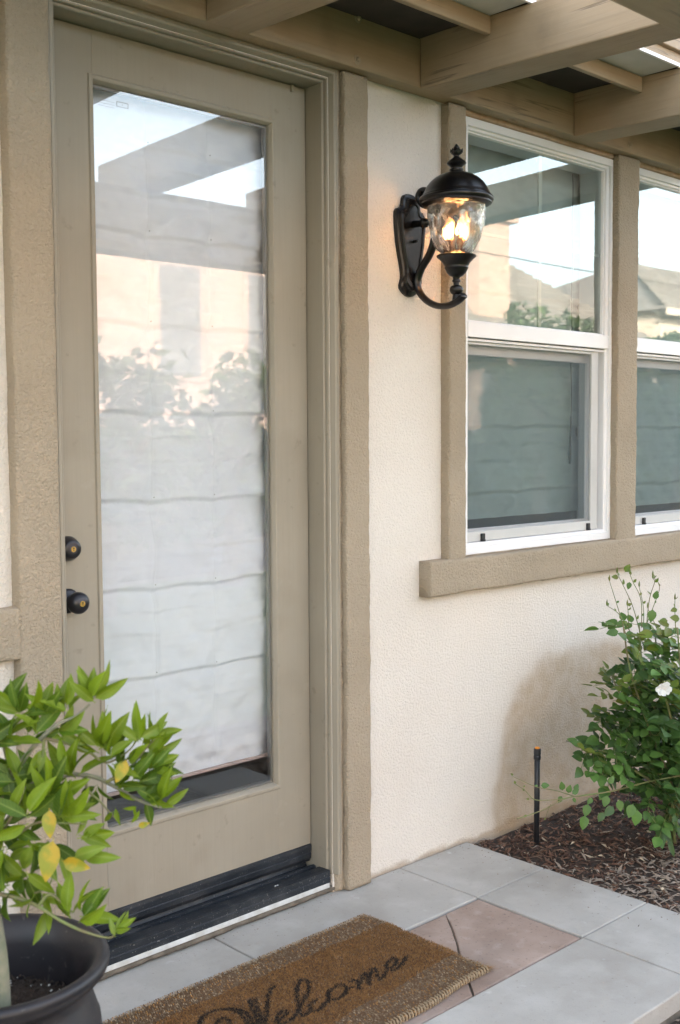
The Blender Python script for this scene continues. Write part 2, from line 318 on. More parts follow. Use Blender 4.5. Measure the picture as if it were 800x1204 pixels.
# ------------------------------------------------------------------ mesh helpers
class MB:
    def __init__(s): s.v = []; s.f = []; s.m = []
    def add(s, V, Fc, mi=0):
        o = len(s.v); s.v += [tuple(p) for p in V]; s.f += [tuple(i+o for i in f) for f in Fc]; s.m += [mi]*len(Fc)
    def box(s, x0, x1, y0, y1, z0, z1, mi=0):
        s.add([(x0, y0, z0), (x1, y0, z0), (x1, y1, z0), (x0, y1, z0), (x0, y0, z1), (x1, y0, z1), (x1, y1, z1), (x0, y1, z1)],
              [(0, 3, 2, 1), (4, 5, 6, 7), (0, 1, 5, 4), (1, 2, 6, 5), (2, 3, 7, 6), (3, 0, 4, 7)], mi)
    def tube(s, pts, rad, n=8, mi=0, cap=True):
        pts = [Vector(p) for p in pts]
        if not hasattr(rad, '__len__'): rad = [rad]*len(pts)
        V = []; up = None
        for i, p in enumerate(pts):
            d = (pts[min(i+1, len(pts)-1)] - pts[max(i-1, 0)]).normalized()
            if up is None: up = Vector((0, 0, 1)) if abs(d.z) < 0.9 else Vector((1, 0, 0))
            a = d.cross(up).normalized(); up = a.cross(d).normalized()
            for k in range(n):
                t = 2*math.pi*k/n; V.append(p + (a*math.cos(t) + up*math.sin(t))*rad[i])
        Fc = [(i*n+k, i*n+(k+1) % n, (i+1)*n+(k+1) % n, (i+1)*n+k) for i in range(len(pts)-1) for k in range(n)]
        if cap: Fc += [tuple(range(n))[::-1], tuple(range((len(pts)-1)*n, len(pts)*n))]
        s.add(V, Fc, mi)
    def lathe(s, prof, c, n=32, axis='Z', mi=0, cap=True):
        V = []
        for r, z in prof:
            for k in range(n):
                t = 2*math.pi*k/n; a, b = r*math.cos(t), r*math.sin(t)
                if axis == 'Z': V.append((c[0]+a, c[1]+b, c[2]+z))
                elif axis == 'Y': V.append((c[0]+a, c[1]+z, c[2]+b))
                else: V.append((c[0]+z, c[1]+a, c[2]+b))
        Fc = [(i*n+k, i*n+(k+1) % n, (i+1)*n+(k+1) % n, (i+1)*n+k) for i in range(len(prof)-1) for k in range(n)]
        if cap: Fc += [tuple(range(n))[::-1], tuple(range((len(prof)-1)*n, len(prof)*n))]
        s.add(V, Fc, mi)

def mesh(name, V, Fc, mats, mi=None, smooth=False):
    me = bpy.data.meshes.new(name); me.from_pydata([tuple(p) for p in V], [], Fc)
    for m in (mats if isinstance(mats, (list, tuple)) else [mats]): me.materials.append(m)
    if mi and len(me.materials) > 1: me.polygons.foreach_set('material_index', mi)
    if smooth: me.polygons.foreach_set('use_smooth', [True]*len(me.polygons))
    me.update(); return me
ORG = {}
def thing(name, label, cat, loc=(0, 0, 0), group=None, kind=None):
    o = bpy.data.objects.new(name, None); COL.objects.link(o); o.location = loc; o.empty_display_size = 0.1
    tag(o, label, cat, group, kind); ORG[o.name] = Vector(loc); return o
def tag(o, label=None, cat=None, group=None, kind=None):
    if label: o['label'] = label
    if cat: o['category'] = cat
    if group: o['group'] = group
    if kind: o['kind'] = kind
def obj(name, mb, mats, parent=None, smooth=False, bevel=0.0, label=None, kind=None, fix=False, auto=None):
    off = Vector((0, 0, 0)); q = parent
    while q is not None: off += q.location; q = q.parent
    V = [(p[0]-off.x, p[1]-off.y, p[2]-off.z) for p in mb.v]
    me = mesh(name, V, mb.f, mats, mb.m, smooth)
    if fix:
        bm = bmesh.new(); bm.from_mesh(me); bmesh.ops.recalc_face_normals(bm, faces=bm.faces); bm.to_mesh(me); bm.free()
    o = bpy.data.objects.new(name, me); COL.objects.link(o)
    if parent: o.parent = parent
    if bevel:
        b = o.modifiers.new('bevel', 'BEVEL'); b.width = bevel; b.segments = 2; b.limit_method = 'ANGLE'; b.angle_limit = R(40)
    if label: o['label'] = label
    if kind: o['kind'] = kind
    return o
def one(name, mats, parent=None, **k):
    """decorator-free shortcut: box part"""
    def f(*b):
        m = MB(); m.box(*b); return obj(name, m, mats, parent, **k)
    return f

def rough_strip(mb, prof, axis, a0, a1, step=0.012, amp=0.0022, seed=0.0, endcap=True):
    """extrude a profile (closed open list of (u, y)) along Z or X with hand-trowelled unevenness"""
    n = max(2, int((a1-a0)/step)); P = len(prof); V = []
    for i in range(n+1):
        t = a0 + (a1-a0)*i/n
        for (u, y) in prof:
            p = Vector((u, y, t)) if axis == 'Z' else Vector((t, y, u))
            q = p*38 + Vector((seed, seed, seed))
            d = noise.noise_vector(q)*amp + noise.noise_vector(p*7 + Vector((seed, 0, 3)))*amp*1.3
            if y > 0.0: d = Vector((0, 0, 0))
            if i in (0, n): d = Vector((d.x, d.y, 0)) if axis == 'Z' else Vector((0, d.y, d.z))
            V.append(p+d)
    Fc = [(i*P+k, i*P+k+1, (i+1)*P+k+1, (i+1)*P+k) for i in range(n) for k in range(P-1)]
    if endcap: Fc += [tuple(range(P))[::-1], tuple(range(n*P, (n+1)*P))]
    mb.add(V, Fc)
def rprof(u0, u1, yb, yf, r=0.007, n=8):
    """profile from back-left round the front to back-right; front at yf (towards camera)"""
    pr = [(u0, yb), (u0, yb*0.4+yf*0.6)]
    for k in range(4):
        a = math.pi/2*k/3; pr.append((u0+r-r*math.cos(a), yf+r-r*math.sin(a)))
    for k in range(1, n): pr.append((u0+r+(u1-u0-2*r)*k/n, yf))
    for k in range(4):
        a = math.pi/2*k/3; pr.append((u1-r+r*math.sin(a), yf+r-r*math.cos(a)))
    pr += [(u1, yb*0.4+yf*0.6), (u1, yb)]
    return pr

# ================================================================== GROUND
g = MB(); g.add([(-400, -400, -0.12), (400, -400, -0.12), (400, 400, -0.12), (-400, 400, -0.12)], [(0, 1, 2, 3)])
tag(obj('ground', g, M_EARTH), 'bare dry earth around the houses', None, None, 'structure')
g = MB(); g.add([(-30, -7.2, -0.112), (60, -7.2, -0.112), (60, -1.9, -0.112), (-30, -1.9, -0.112)], [(0, 1, 2, 3)])
tag(obj('lawn', g, M_GRASS), 'green lawn in front of the porch', None, None, 'structure')
g = MB(); g.box(-60, 90, -9.9, -7.5, -0.11, -0.10)
tag(obj('lane', g, M_ROAD), 'narrow asphalt lane between the houses', None, None, 'structure')
# paving: bed with cut joints, slabs laid on it
pav = bpy.data.objects.new('pavement', None); COL.objects.link(pav); tag(pav, 'concrete porch paving with a pinkish flagstone strip', None, None, 'structure')
g = MB(); g.box(-2.0, 2.897, -1.052, 0.03, -0.118, -0.010); obj('joint_bed', g, M_JOINT, pav)
XJ = [-2.0, -0.40, 0.34, 1.08, 1.822, 2.562, 2.900]
def slab(name, poly, z, m, j=0.0022, th=0.05, jit=0.0, r=0.004):
    cx = sum(p[0] for p in poly)/len(poly); cy = sum(p[1] for p in poly)/len(poly)
    pts = []
    for k, p in enumerate(poly):       # subdivide edges for worn, slightly uneven arrises
        q = poly[(k+1) % len(poly)]; L = math.dist(p, q); n = max(1, int(L/0.03))
        for i in range(n):
            t = i/n; pts.append((p[0]+(q[0]-p[0])*t, p[1]+(q[1]-p[1])*t))
    def ins(p, d):
        vx, vy = cx-p[0], cy-p[1]; 
        return (p[0]+math.copysign(min(abs(vx), d), vx), p[1]+math.copysign(min(abs(vy), d), vy))
    V = []; N = len(pts)
    for (d, zz) in ((j, z-th), (j, z-r), (j+r*0.35, z-r*0.25), (j+r, z)):
        for p in pts:
            x, y = ins(p, d); w_ = noise.noise_vector(Vector((p[0]*23, p[1]*23, 1.7)))*(jit+0.0006)
            V.append((x+w_.x, y+w_.y, zz))
    Fc = [(a*N+i, a*N+(i+1) % N, (a+1)*N+(i+1) % N, (a+1)*N+i) for a in range(3) for i in range(N)]
    Fc.append(tuple(range(3*N, 4*N)))
    mb = MB(); mb.add(V, Fc); return obj(name, mb, m, pav, fix=True)
for i in range(len(XJ)-1):
    slab('slab', [(XJ[i], -0.333), (XJ[i+1], -0.333), (XJ[i+1], -0.004 if XJ[i] > 2.3 else 0.06), (XJ[i], -0.004 if XJ[i] > 2.3 else 0.06)] if XJ[i] < 1.8 or XJ[i] > 2.5 else
         [(XJ[i], -0.333), (XJ[i+1], -0.333), (XJ[i+1], -0.004), (2.405, -0.004), (2.40, 0.05), (XJ[i], 0.05)], 0.0, M_CONC)
    if XJ[i] < 2.5: 
        if i in (0, 1, 3, 4, 5) or True: slab('slab', [(XJ[i], -1.056), (XJ[i+1], -1.056), (XJ[i+1], -0.708), (XJ[i], -0.708)], 0.0, M_CONC)
    else:
        slab('slab', [(XJ[i], -0.708), (XJ[i+1], -0.708), (XJ[i+1], -0.333), (XJ[i], -0.333)], 0.0, M_CONC)
        slab('slab', [(XJ[i], -1.056), (XJ[i+1], -1.056), (XJ[i+1], -0.708), (XJ[i], -0.708)], 0.0, M_CONC)
FZ = -0.001
def flag(poly, z=FZ): return slab('flagstone', poly, z, M_FLAG, j=0.0022, jit=0.0022, r=0.004)
flag([(2.412, -0.337), (2.560, -0.337), (2.560, -0.706), (2.098, -0.706), (2.255, -0.522)], -0.002)
flag([(1.86, -0.337), (2.410, -0.337), (2.2530, -0.522), (2.0965, -0.706), (1.62, -0.706), (1.74, -0.52)], -0.003)
flag([(1.20, -0.337), (1.85, -0.337), (1.73, -0.52), (1.61, -0.706), (1.28, -0.706)], -0.002)
flag([(0.52, -0.337), (1.19, -0.337), (1.27, -0.706), (0.60, -0.706)], -0.003)
flag([(-0.2, -0.337), (0.51, -0.337), (0.59, -0.706), (-0.3, -0.706)], -0.002)
# mortar smear below the door sill
g = MB(); rough_strip(g, [(0.0, 0.06), (0.004, 0.0), (0.014, -0.004), (0.022, 0.004), (0.022, 0.06)], 'X', 1.36, 2.30, amp=0.003)
obj('mortar', g, M_JOINT, pav, smooth=True)

# planting bed
bed = MB(); nx, ny = 60, 40; V = []
def bedz(x, y):
    z = -0.028 + 0.016*noise.noise(Vector((x*4, y*4, 0))) + 0.008*noise.noise(Vector((x*15, y*15, 3)))
    if x < 2.91 or y < -1.06: z -= 0.045
    return z
for i in range(nx+1):
    for j in range(ny+1):
        x = 2.885 + 3.3*i/nx; y = -1.9 + 1.91*j/ny; V.append((x, y, bedz(x, y)))
bed.add(V, [(i*(ny+1)+j, (i+1)*(ny+1)+j, (i+1)*(ny+1)+j+1, i*(ny+1)+j+1) for i in range(nx) for j in range(ny)])
V = []; 
for i in range(31):
    for j in range(9):
        x = -2.0 + 4.9*i/30; y = -1.9 + 0.85*j/8; V.append((x, y, -0.075+0.012*noise.noise(Vector((x*4, y*4, 0)))))
bed.add(V, [(i*9+j, (i+1)*9+j, (i+1)*9+j+1, i*9+j+1) for i in range(30) for j in range(8)])
tag(obj('planting_bed', bed, M_SOIL, smooth=True), 'dark soil of the planting bed below the windows', None, None, 'structure')
# bark mulch (nobody could count it)
ch = MB()
def chip(x, y, z, L, W, mi):
    a = random.uniform(0, math.tau); t = random.gauss(0, 0.28); d = Vector((math.cos(a), math.sin(a), t)).normalized()
    s = Vector((-math.sin(a), math.cos(a), random.gauss(0, 0.4))).normalized(); u = d.cross(s)
    c = Vector((x, y, z)); b = random.uniform(-0.15, 0.15)*L; h = W*random.uniform(0.25, 0.5)
    V = [c-d*L*.5, c-s*W*.5-u*h*.2+u*b, c+u*h+u*b, c+s*W*.5+u*b, c-u*h*.6+u*b, c+d*L*.5]
    ch.add(V, [(0, 1, 2), (0, 2, 3), (0, 3, 4), (0, 4, 1), (5, 2, 1), (5, 3, 2), (5, 4, 3), (5, 1, 4)], mi)
for k in range(17000):
    x = 2.91 + 2.1*random.random()**1.15; y = -1.5 + 1.49*random.random()
    if k > 14500: x = random.uniform(2.25, 3.2); y = random.uniform(-1.45, -1.068)
    grey = min(1, max(0, 1 - (x-2.9)/0.16)) * 0.25 + min(1, max(0, (-y-0.33)/0.25))*0.8
    q = random.random()
    if q < 0.72*grey: mi = 3
    else: mi = random.choices((0, 1, 2, 3, 4), (42, 32, 20, 4, 2.0))[0]
    big = random.random()**3
    chip(x, y, bedz(x, y)+random.uniform(0.001, 0.012), 0.014+0.044*big+0.010*random.random(), 0.0035+0.008*random.random()*(0.6+big), mi)
for k in range(70):      # litter kicked out onto the slabs
    q = random.random(); x = 2.90-abs(random.gauss(0, 0.07)); y = random.uniform(-0.9, -0.02)
    chip(x, y, 0.002, 0.004+0.012*random.random()**2, 0.0015+0.002*random.random(), random.choice((0, 2, 3)))
for k in range(60):
    x = random.uniform(1.6, 2.9); y = -0.012-abs(random.gauss(0, 0.02)); chip(x, y, 0.002, 0.002+0.006*random.random(), 0.0015, random.choice((0, 2, 3)))
tag(obj('bark_mulch', ch, M_CHIP), 'shredded brown bark mulch covering the planting bed', 'mulch', None, 'stuff')
def bigchip(px, py, L, W, lab):
    global ch
    ch = MB(); p = onZ(px, py, -0.012); random.seed(int(px)); chip(p.x, p.y, p.z+0.004, L, W, 0)
    tag(obj('wood_chip', ch, M_CHIP[4]), lab, 'wood chip', 'pale wood chips lying on the mulch')
bigchip(754, 1013, 0.055, 0.012, 'long pale wood chip on the mulch below the rose bush')
bigchip(779, 1047, 0.022, 0.014, 'small cream wood chip on the grey mulch near the paving edge')
random.seed(11)

# ================================================================== HOUSE
house = thing('house', 'cream stucco house with taupe trim, glass door and paired windows', 'house', (2.0, 0, 0))
def wall_holes(xs, zs, holes, y0, y1):
    mb = MB()
    def solid(i, j):
        if i < 0 or j < 0 or i >= len(xs)-1 or j >= len(zs)-1: return False
        cx, cz = (xs[i]+xs[i+1])/2, (zs[j]+zs[j+1])/2
        return not any(h[0] < cx < h[1] and h[2] < cz < h[3] for h in holes)
    for i in range(len(xs)-1):
        for j in range(len(zs)-1):
            if not solid(i, j): continue
            a, b, c, d = xs[i], xs[i+1], zs[j], zs[j+1]
            mb.add([(a, y0, c), (b, y0, c), (b, y0, d), (a, y0, d)], [(0, 1, 2, 3)])
            mb.add([(a, y1, c), (b, y1, c), (b, y1, d), (a, y1, d)], [(0, 3, 2, 1)])
            if not solid(i-1, j): mb.add([(a, y0, c), (a, y1, c), (a, y1, d), (a, y0, d)], [(3, 2, 1, 0)])
            if not solid(i+1, j): mb.add([(b, y0, c), (b, y1, c), (b, y1, d), (b, y0, d)], [(0, 1, 2, 3)])
            if not solid(i, j-1): mb.add([(a, y0, c), (b, y0, c), (b, y1, c), (a, y1, c)], [(3, 2, 1, 0)])
            if not solid(i, j+1): mb.add([(a, y0, d), (b, y0, d), (b, y1, d), (a, y1, d)], [(0, 1, 2, 3)])
    return mb
DX0, DX1, DZ = 1.391, 2.258, 2.427           # door opening inside the jambs
W1 = (2.857, 3.776, 0.993, 2.447); W2 = (3.886, 4.805, 0.993, 2.447)
holes = [(1.377, 2.272, -1, 2.441), (W1[0]+0.002, W1[1]-0.002, W1[2]+.002, W1[3]-.002), (W2[0]+0.002, W2[1]-.002, W2[2]+.002, W2[3]-.002)]
xs = sorted([-6.0, 10.0] + [h[0] for h in holes] + [h[1] for h in holes]); zs = sorted({-0.1, 3.1, 2.441} | {h[2] for h in holes[1:]} | {h[3] for h in holes[1:]})
wm = wall_holes(xs, zs, holes, 0.0, 0.16)
wo = obj('wall', wm, M_STUCCO); 
for v in wo.data.vertices: v.co.x -= 2.0
wo.parent = house
# put the stain in wall coordinates: shift the texture space by the house origin
for nn_ in M_STUCCO.node_tree.nodes:
    if nn_.type == 'SEPXYZ':
        mp = M_STUCCO.node_tree.nodes.new('ShaderNodeVectorMath'); mp.operation = 'ADD'; mp.inputs[1].default_value = (2.0, 0, 0)
        src = nn_.inputs[0].links[0].from_socket; M_STUCCO.node_tree.links.new(src, mp.inputs[0]); M_STUCCO.node_tree.links.new(mp.outputs[0], nn_.inputs[0])
g = MB(); g.box(-6, -5.84, 0.17, 9, -0.1, 3.1); g.box(9.84, 10, 0.17, 9, -0.1, 3.1); g.box(-6, 10, 9, 9.16, -0.1, 3.1)
obj('side_wall', g, M_STUCCO, house)
g = MB(); g.add([(-6.4, 0.02, 3.05), (10.4, 0.02, 3.05), (10.4, 4.5, 5.1), (-6.4, 4.5, 5.1), (-6.4, 9.4, 3.05), (10.4, 9.4, 3.05),
                 (-6.4, 0.02, 3.2), (10.4, 0.02, 3.2), (10.4, 4.5, 5.25), (-6.4, 4.5, 5.25), (-6.4, 9.4, 3.2), (10.4, 9.4, 3.2)],
                [(0, 3, 2, 1), (3, 4, 5, 2), (6, 7, 8, 9), (9, 8, 11, 10), (0, 1, 7, 6), (4, 10, 11, 5), (0, 6, 9, 3), (3, 9, 10, 4), (1, 2, 8, 7), (2, 5, 11, 8)])
obj('roof', g, M_ROOFT, house)
# taupe stucco trims
def vtrim(u0, u1, yf, z0, z1, seed, yb=0.02, **k):
    mb = MB(); rough_strip(mb, rprof(u0, u1, yb, yf, 0.008), 'Z', z0, z1, seed=seed, **k); return obj('stucco_trim', mb, M_TRIM, house, smooth=True)
def htrim(x0, x1, z0, z1, yf, seed, yb=0.02):
    mb = MB(); rough_strip(mb, rprof(z0, z1, yb, yf, 0.008), 'X', x0, x1, seed=seed); 
    mb.f = [f[::-1] for f in mb.f]; return obj('stucco_trim', mb, M_TRIM, house, smooth=True)
vtrim(2.308, 2.409, -0.034, 0.004, 2.462, 1.0)
vtrim(1.240, 1.351, -0.038, 0.004, 2.462, 2.0)
vtrim(2.771, 2.857, -0.038, 0.972, 2.462, 3.0)
vtrim(3.752, 3.894, -0.038, 0.976, 2.462, 4.0)
vtrim(4.800, 4.890, -0.038, 0.976, 2.462, 5.0)
htrim(2.664, 5.00, 0.874, 0.990, -0.047, 6.0)
htrim(-0.4, 1.248, 0.872, 0.995, -0.034, 7.0)
# stucco returns between trim and door casing, and the thin heads under the ledger
g = MB(); rough_strip(g, [(2.272, 0.01), (2.284, -0.008), (2.296, -0.012), (2.309, -0.013), (2.312, 0.01)], 'Z', 0.003, 2.46, seed=9, amp=0.002)
obj('stucco_trim', g, M_TRIM, house, smooth=True)
g = MB(); rough_strip(g, [(2.4475, 0.01), (2.448, -0.012), (2.456, -0.014), (2.467, -0.014), (2.470, 0.01)], 'X', 1.352, 2.309, seed=10, amp=0.0016)
g.f = [f[::-1] for f in g.f]; obj('stucco_trim', g, M_TRIM, house, smooth=True)
for a, b, s_ in ((2.857, 3.752, 11), (3.894, 4.80, 12)):
    g = MB(); rough_strip(g, [(2.449, 0.01), (2.450, -0.012), (2.458, -0.014), (2.467, -0.014), (2.470, 0.01)], 'X', a, b, seed=s_, amp=0.0016)
    g.f = [f[::-1] for f in g.f]; obj('stucco_trim', g, mat('warm stucco head', (0.40, 0.27, 0.175), 0.9, (0.47, 0.34, 0.24), 30, bump=0.8, bscale=110, bdist=0.003), house, smooth=True)

# ---------------- interior rooms
room = bpy.data.objects.new('interior', None); COL.objects.link(room); tag(room, 'dim room behind the door and windows', None, None, 'structure')
def inbox(nm, m, *b):
    g = MB(); g.box(*b); return obj(nm, g, m, room)
inbox('ceiling', M_ROOM, -2, 8, 0.165, 5, 2.75, 2.85); inbox('partition', M_ROOM, -2, 8, 5, 5.1, 0, 2.85)
inbox('partition', M_ROOM, 2.45, 2.52, 0.165, 5, 0.05, 2.75); inbox('partition', M_ROOM, -2, -1.9, 0.165, 5, 0, 2.75); inbox('partition', M_ROOM, 8, 8.1, 0.165, 5, 0, 2.75)
inbox('subfloor', M_JOINT, -2, 8, 0.10, 5, -0.05, 0.040)
for i in range(7):
    for j in range(5):
        g = MB(); x = 0.2+i*0.46; y = 0.165+j*0.46
        if x+0.45 > 2.45: continue
        g.box(x, x+0.452, y, y+0.452, 0.041, 0.052); obj('floor_tile', g, M_TILE, room, bevel=0.002)

# ---------------- door frame
dfr = thing('door_frame', 'taupe door frame with stepped casing and dark metal threshold', 'door frame', (1.813, 0.05, 0))
def casing(prof, z0, mb):
    """sweep (u outward, y) round left jamb, head, right jamb with mitres"""
    P = len(prof); V = []
    for (sx, cx, z, zt) in ((-1, DX0, z0, 0), (-1, DX0, DZ, 1), (1, DX1, DZ, 1), (1, DX1, z0, 0)):
        for (u, y) in prof: V.append((cx+sx*u, y, z+(u if zt else 0)))
    mb.add(V, [(a*P+k, a*P+k+1, (a+1)*P+k+1, (a+1)*P+k) for a in range(3) for k in range(P-1)])
g = MB(); casing([(0.0, 0.14), (0.0, 0.013), (0.0025, 0.010), (0.006, 0.010), (0.008, 0.012)], 0.0, g); obj('jamb', g, M_DOOR, dfr, fix=True)
g = MB(); casing([(0.008, 0.012), (0.0085, 0.002), (0.010, -0.001), (0.0135, -0.001), (0.0145, 0.001), (0.0155, 0.002), (0.017, -0.004), (0.020, -0.011), (0.0215, -0.016),
                  (0.024, -0.018), (0.029, -0.018), (0.0295, -0.0165), (0.031, -0.0165), (0.0315, -0.018), (0.036, -0.018), (0.0375, -0.016), (0.0385, 0.012)], 0.058, g)
obj('casing', g, M_DOOR, dfr, fix=True)
g = MB(); casing([(-0.012, 0.132), (-0.012, 0.128), (0.001, 0.1275), (0.001, 0.132)], 0.06, g); obj('door_stop', g, M_BLACKP, dfr, fix=True)
th = MB()
TP = [(0.024, 0.14), (0.076, 0.135), (0.078, 0.112), (0.060, 0.104), (0.056, 0.094), (0.062, 0.088), (0.070, 0.080), (0.0735, 0.070), (0.071, 0.062), (0.059, 0.060), (0.057, 0.054), (0.069, 0.051),
      (0.0735, 0.044), (0.0745, 0.020), (0.0745, 0.002), (0.0725, -0.003), (0.056, -0.0035), (0.0545, -0.0015), (0.0525, -0.0035), (0.036, -0.0035), (0.036, 0.02), (0.024, 0.02)]
V = [(x, y, z) for x in (DX0, DX1+0.001) for (z, y) in TP]; P_ = len(TP)
th.add(V, [(k, k+1, P_+k+1, P_+k) for k in range(P_-1)] + [tuple(range(P_)), tuple(range(P_, 2*P_))[::-1]])
obj('threshold', th, M_THRESH, dfr, fix=True)
g = MB(); g.box(DX0-0.004, DX1-0.002, -0.0045, 0.05, 0.0215, 0.0365); obj('sill_edge', g, M_ALU, dfr, bevel=0.0015)
for px, py in ((331.5, 1009), (329.5, 1033), (329, 1041)):
    p = onY(px, py, 0.0); g = MB(); g.lathe([(0.0, 0.0), (0.0022, 0.0004), (0.0025, 0.0), (0.0025, -0.001)], (p.x, 0.02, 0.0752), 8); obj('screw', g, M_ALU, dfr)

# ---------------- door
door = thing('door', 'taupe painted full-lite glass door with a white shade inside', 'door', (1.379, 0.1, 0.136))
SX0, SX1, SZ0, SZ1, SY = 1.3945, 2.2545, 0.137, 2.4235, 0.080
GX0, GX1, GZ0, GZ1 = 1.534, 2.123, 0.352, 2.299
def board(nm, *b, par=door, m=M_DOOR, bev=0.0015): 
    g = MB(); g.box(*b); return obj(nm, g, m, par, bevel=bev)
board('stile', SX0, GX0, SY, 0.125, SZ0, SZ1); board('stile', GX1, SX1, SY, 0.125, SZ0, SZ1)
board('rail', GX0, GX1, SY, 0.125, SZ0, GZ0, bev=0); board('rail', GX0, GX1, SY, 0.125, GZ1, SZ1, bev=0)
def ring(prof, x0, x1, z0, z1, mb):
    """picture-frame sweep: prof = (inset from the outer rectangle, y)"""
    P = len(prof); V = []
    for (sx, sz, cx, cz) in ((1, 1, x0, z0), (-1, 1, x1, z0), (-1, -1, x1, z1), (1, -1, x0, z1)):
        for (u, y) in prof: V.append((cx+sx*u, y, cz+sz*u))
    mb.add(V, [(a*P+k, a*P+k+1, ((a+1) % 4)*P+k+1, ((a+1) % 4)*P+k) for a in range(4) for k in range(P-1)])
g = MB(); ring([(-0.0185, 0.0815), (-0.0165, 0.0785), (-0.0145, 0.0755), (-0.006, 0.0750), (-0.0035, 0.0765), (0.0015, 0.088), (0.002, 0.0935), (0.002, 0.10)], GX0+0.003, GX1-0.003, GZ0+0.003, GZ1-0.003, g)
obj('glazing_bead', g, M_DOOR, door, fix=True)
g = MB(); ring([(0.0, 0.0965), (0.006, 0.0965), (0.006, 0.112), (0.0, 0.112)], GX0+0.0055, GX1-0.0055, GZ0+0.0055, GZ1-0.0055, g)
obj('glass_spacer', g, mat('grey spacer', (0.30, 0.29, 0.27), 0.4, metal=0.5), door, fix=True)
g = MB(); g.add([(GX0+0.003, 0.0955, GZ0+0.003), (GX1-0.003, 0.0955, GZ0+0.003), (GX1-0.003, 0.0955, GZ1-0.003), (GX0+0.003, 0.0955, GZ1-0.003)], [(0, 1, 2, 3)])
obj('pane', g, M_GLASS_D, door)
# faint maker's sticker in the top left of the glass
def rect_lines(mb, x0, x1, z0, z1, y, t):
    mb.box(x0, x1, y-0.0004, y, z0, z0+t); mb.box(x0, x1, y-0.0004, y, z1-t, z1)
    mb.box(x0, x0+t, y-0.0004, y, z0+t, z1-t); mb.box(x1-t, x1, y-0.0004, y, z0+t, z1-t)
g = MB(); a = onY(137, 118.5, 0.095); b = onY(151, 128, 0.095); rect_lines(g, a.x, b.x, b.z, a.z, 0.0951, 0.0016); 
mx_ = (a.x+b.x)/2; g.box(mx_-0.001, mx_+0.001, 0.0946, 0.0950, b.z+0.008, a.z-0.008)
for k in range(3): g.box(a.x-0.055, a.x-0.006, 0.0947, 0.0950, a.z-0.006-k*0.007, a.z-0.0052-k*0.007)
obj('etched_mark', g, mat('etched mark', (0.60, 0.63, 0.68), 0.8), door)
# sweep at the bottom of the door
swp = MB(); SP = [(0.138, 0.0795), (0.1355, 0.0755), (0.128, 0.0745), (0.113, 0.0755), (0.111, 0.0775), (0.109, 0.0755), (0.094, 0.0765), (0.090, 0.0800), (0.082, 0.084), (0.080, 0.10), (0.138, 0.12)]
V = [(x, y, z) for x in (SX0+0.002, SX1-0.002) for (z, y) in SP]; P_ = len(SP)
swp.add(V, [(k, (k+1) % P_, P_+(k+1) % P_, P_+k) for k in range(P_)] + [tuple(range(P_)), tuple(range(P_, 2*P_))[::-1]])
obj('door_sweep', swp, M_THRESH2, door, fix=True)
def lock(nm, x, z, prof, keyY, fy):
    g = MB(); g.lathe(prof, (x, SY, z), 36, 'Y'); k = obj(nm, g, M_BRONZE, door, smooth=True, fix=True)
    g = MB(); g.lathe([(0.0, 0), (0.0068, 0), (0.0072, 0.0008), (0.0072, 0.003), (0.0, 0.003)], (x, keyY, z), 20, 'Y', cap=False); obj('keyhole', g, M_BRASS, k, fix=True)
    g = MB(); g.box(x-0.0008, x+0.0008, keyY-0.0006, keyY, z-0.004, z+0.004); g.lathe([(0, -0.0006), (0.0022, -0.0006), (0.0022, 0)], (x, keyY, z+0.003), 10, 'Y', cap=False); obj('key_slot', g, M_BLACKP, k)
KP = onY(94, 709.5, 0.02); DP = onY(86.5, 646, 0.048)
lock('door_knob', KP.x, KP.z, [(0.0, 0.0), (0.031, 0.0), (0.032, -0.003), (0.030, -0.008), (0.024, -0.011), (0.015, -0.013), (0.0125, -0.018), (0.0125, -0.027), (0.016, -0.032), (0.0235, -0.037), (0.0275, -0.045),
                              (0.0282, -0.053), (0.0265, -0.062), (0.021, -0.069), (0.012, -0.0725), (0.0, -0.073)], SY-0.0745, 0)
lock('deadbolt', DP.x, DP.z, [(0.0, 0.0), (0.0315, 0.0), (0.0325, -0.004), (0.0305, -0.012), (0.0265, -0.022), (0.0235, -0.029), (0.0225, -0.031), (0.014, -0.0318), (0.0, -0.032)], SY-0.0335, 0)
# hinge leaf edge at head
g = MB(); a = onY(343, 97, 0.078); g.box(a.x-0.004, a.x+0.004, 0.070, 0.08, 2.404, 2.4225); obj('weatherstrip_tab', g, M_DOOR, door, bevel=0.001)

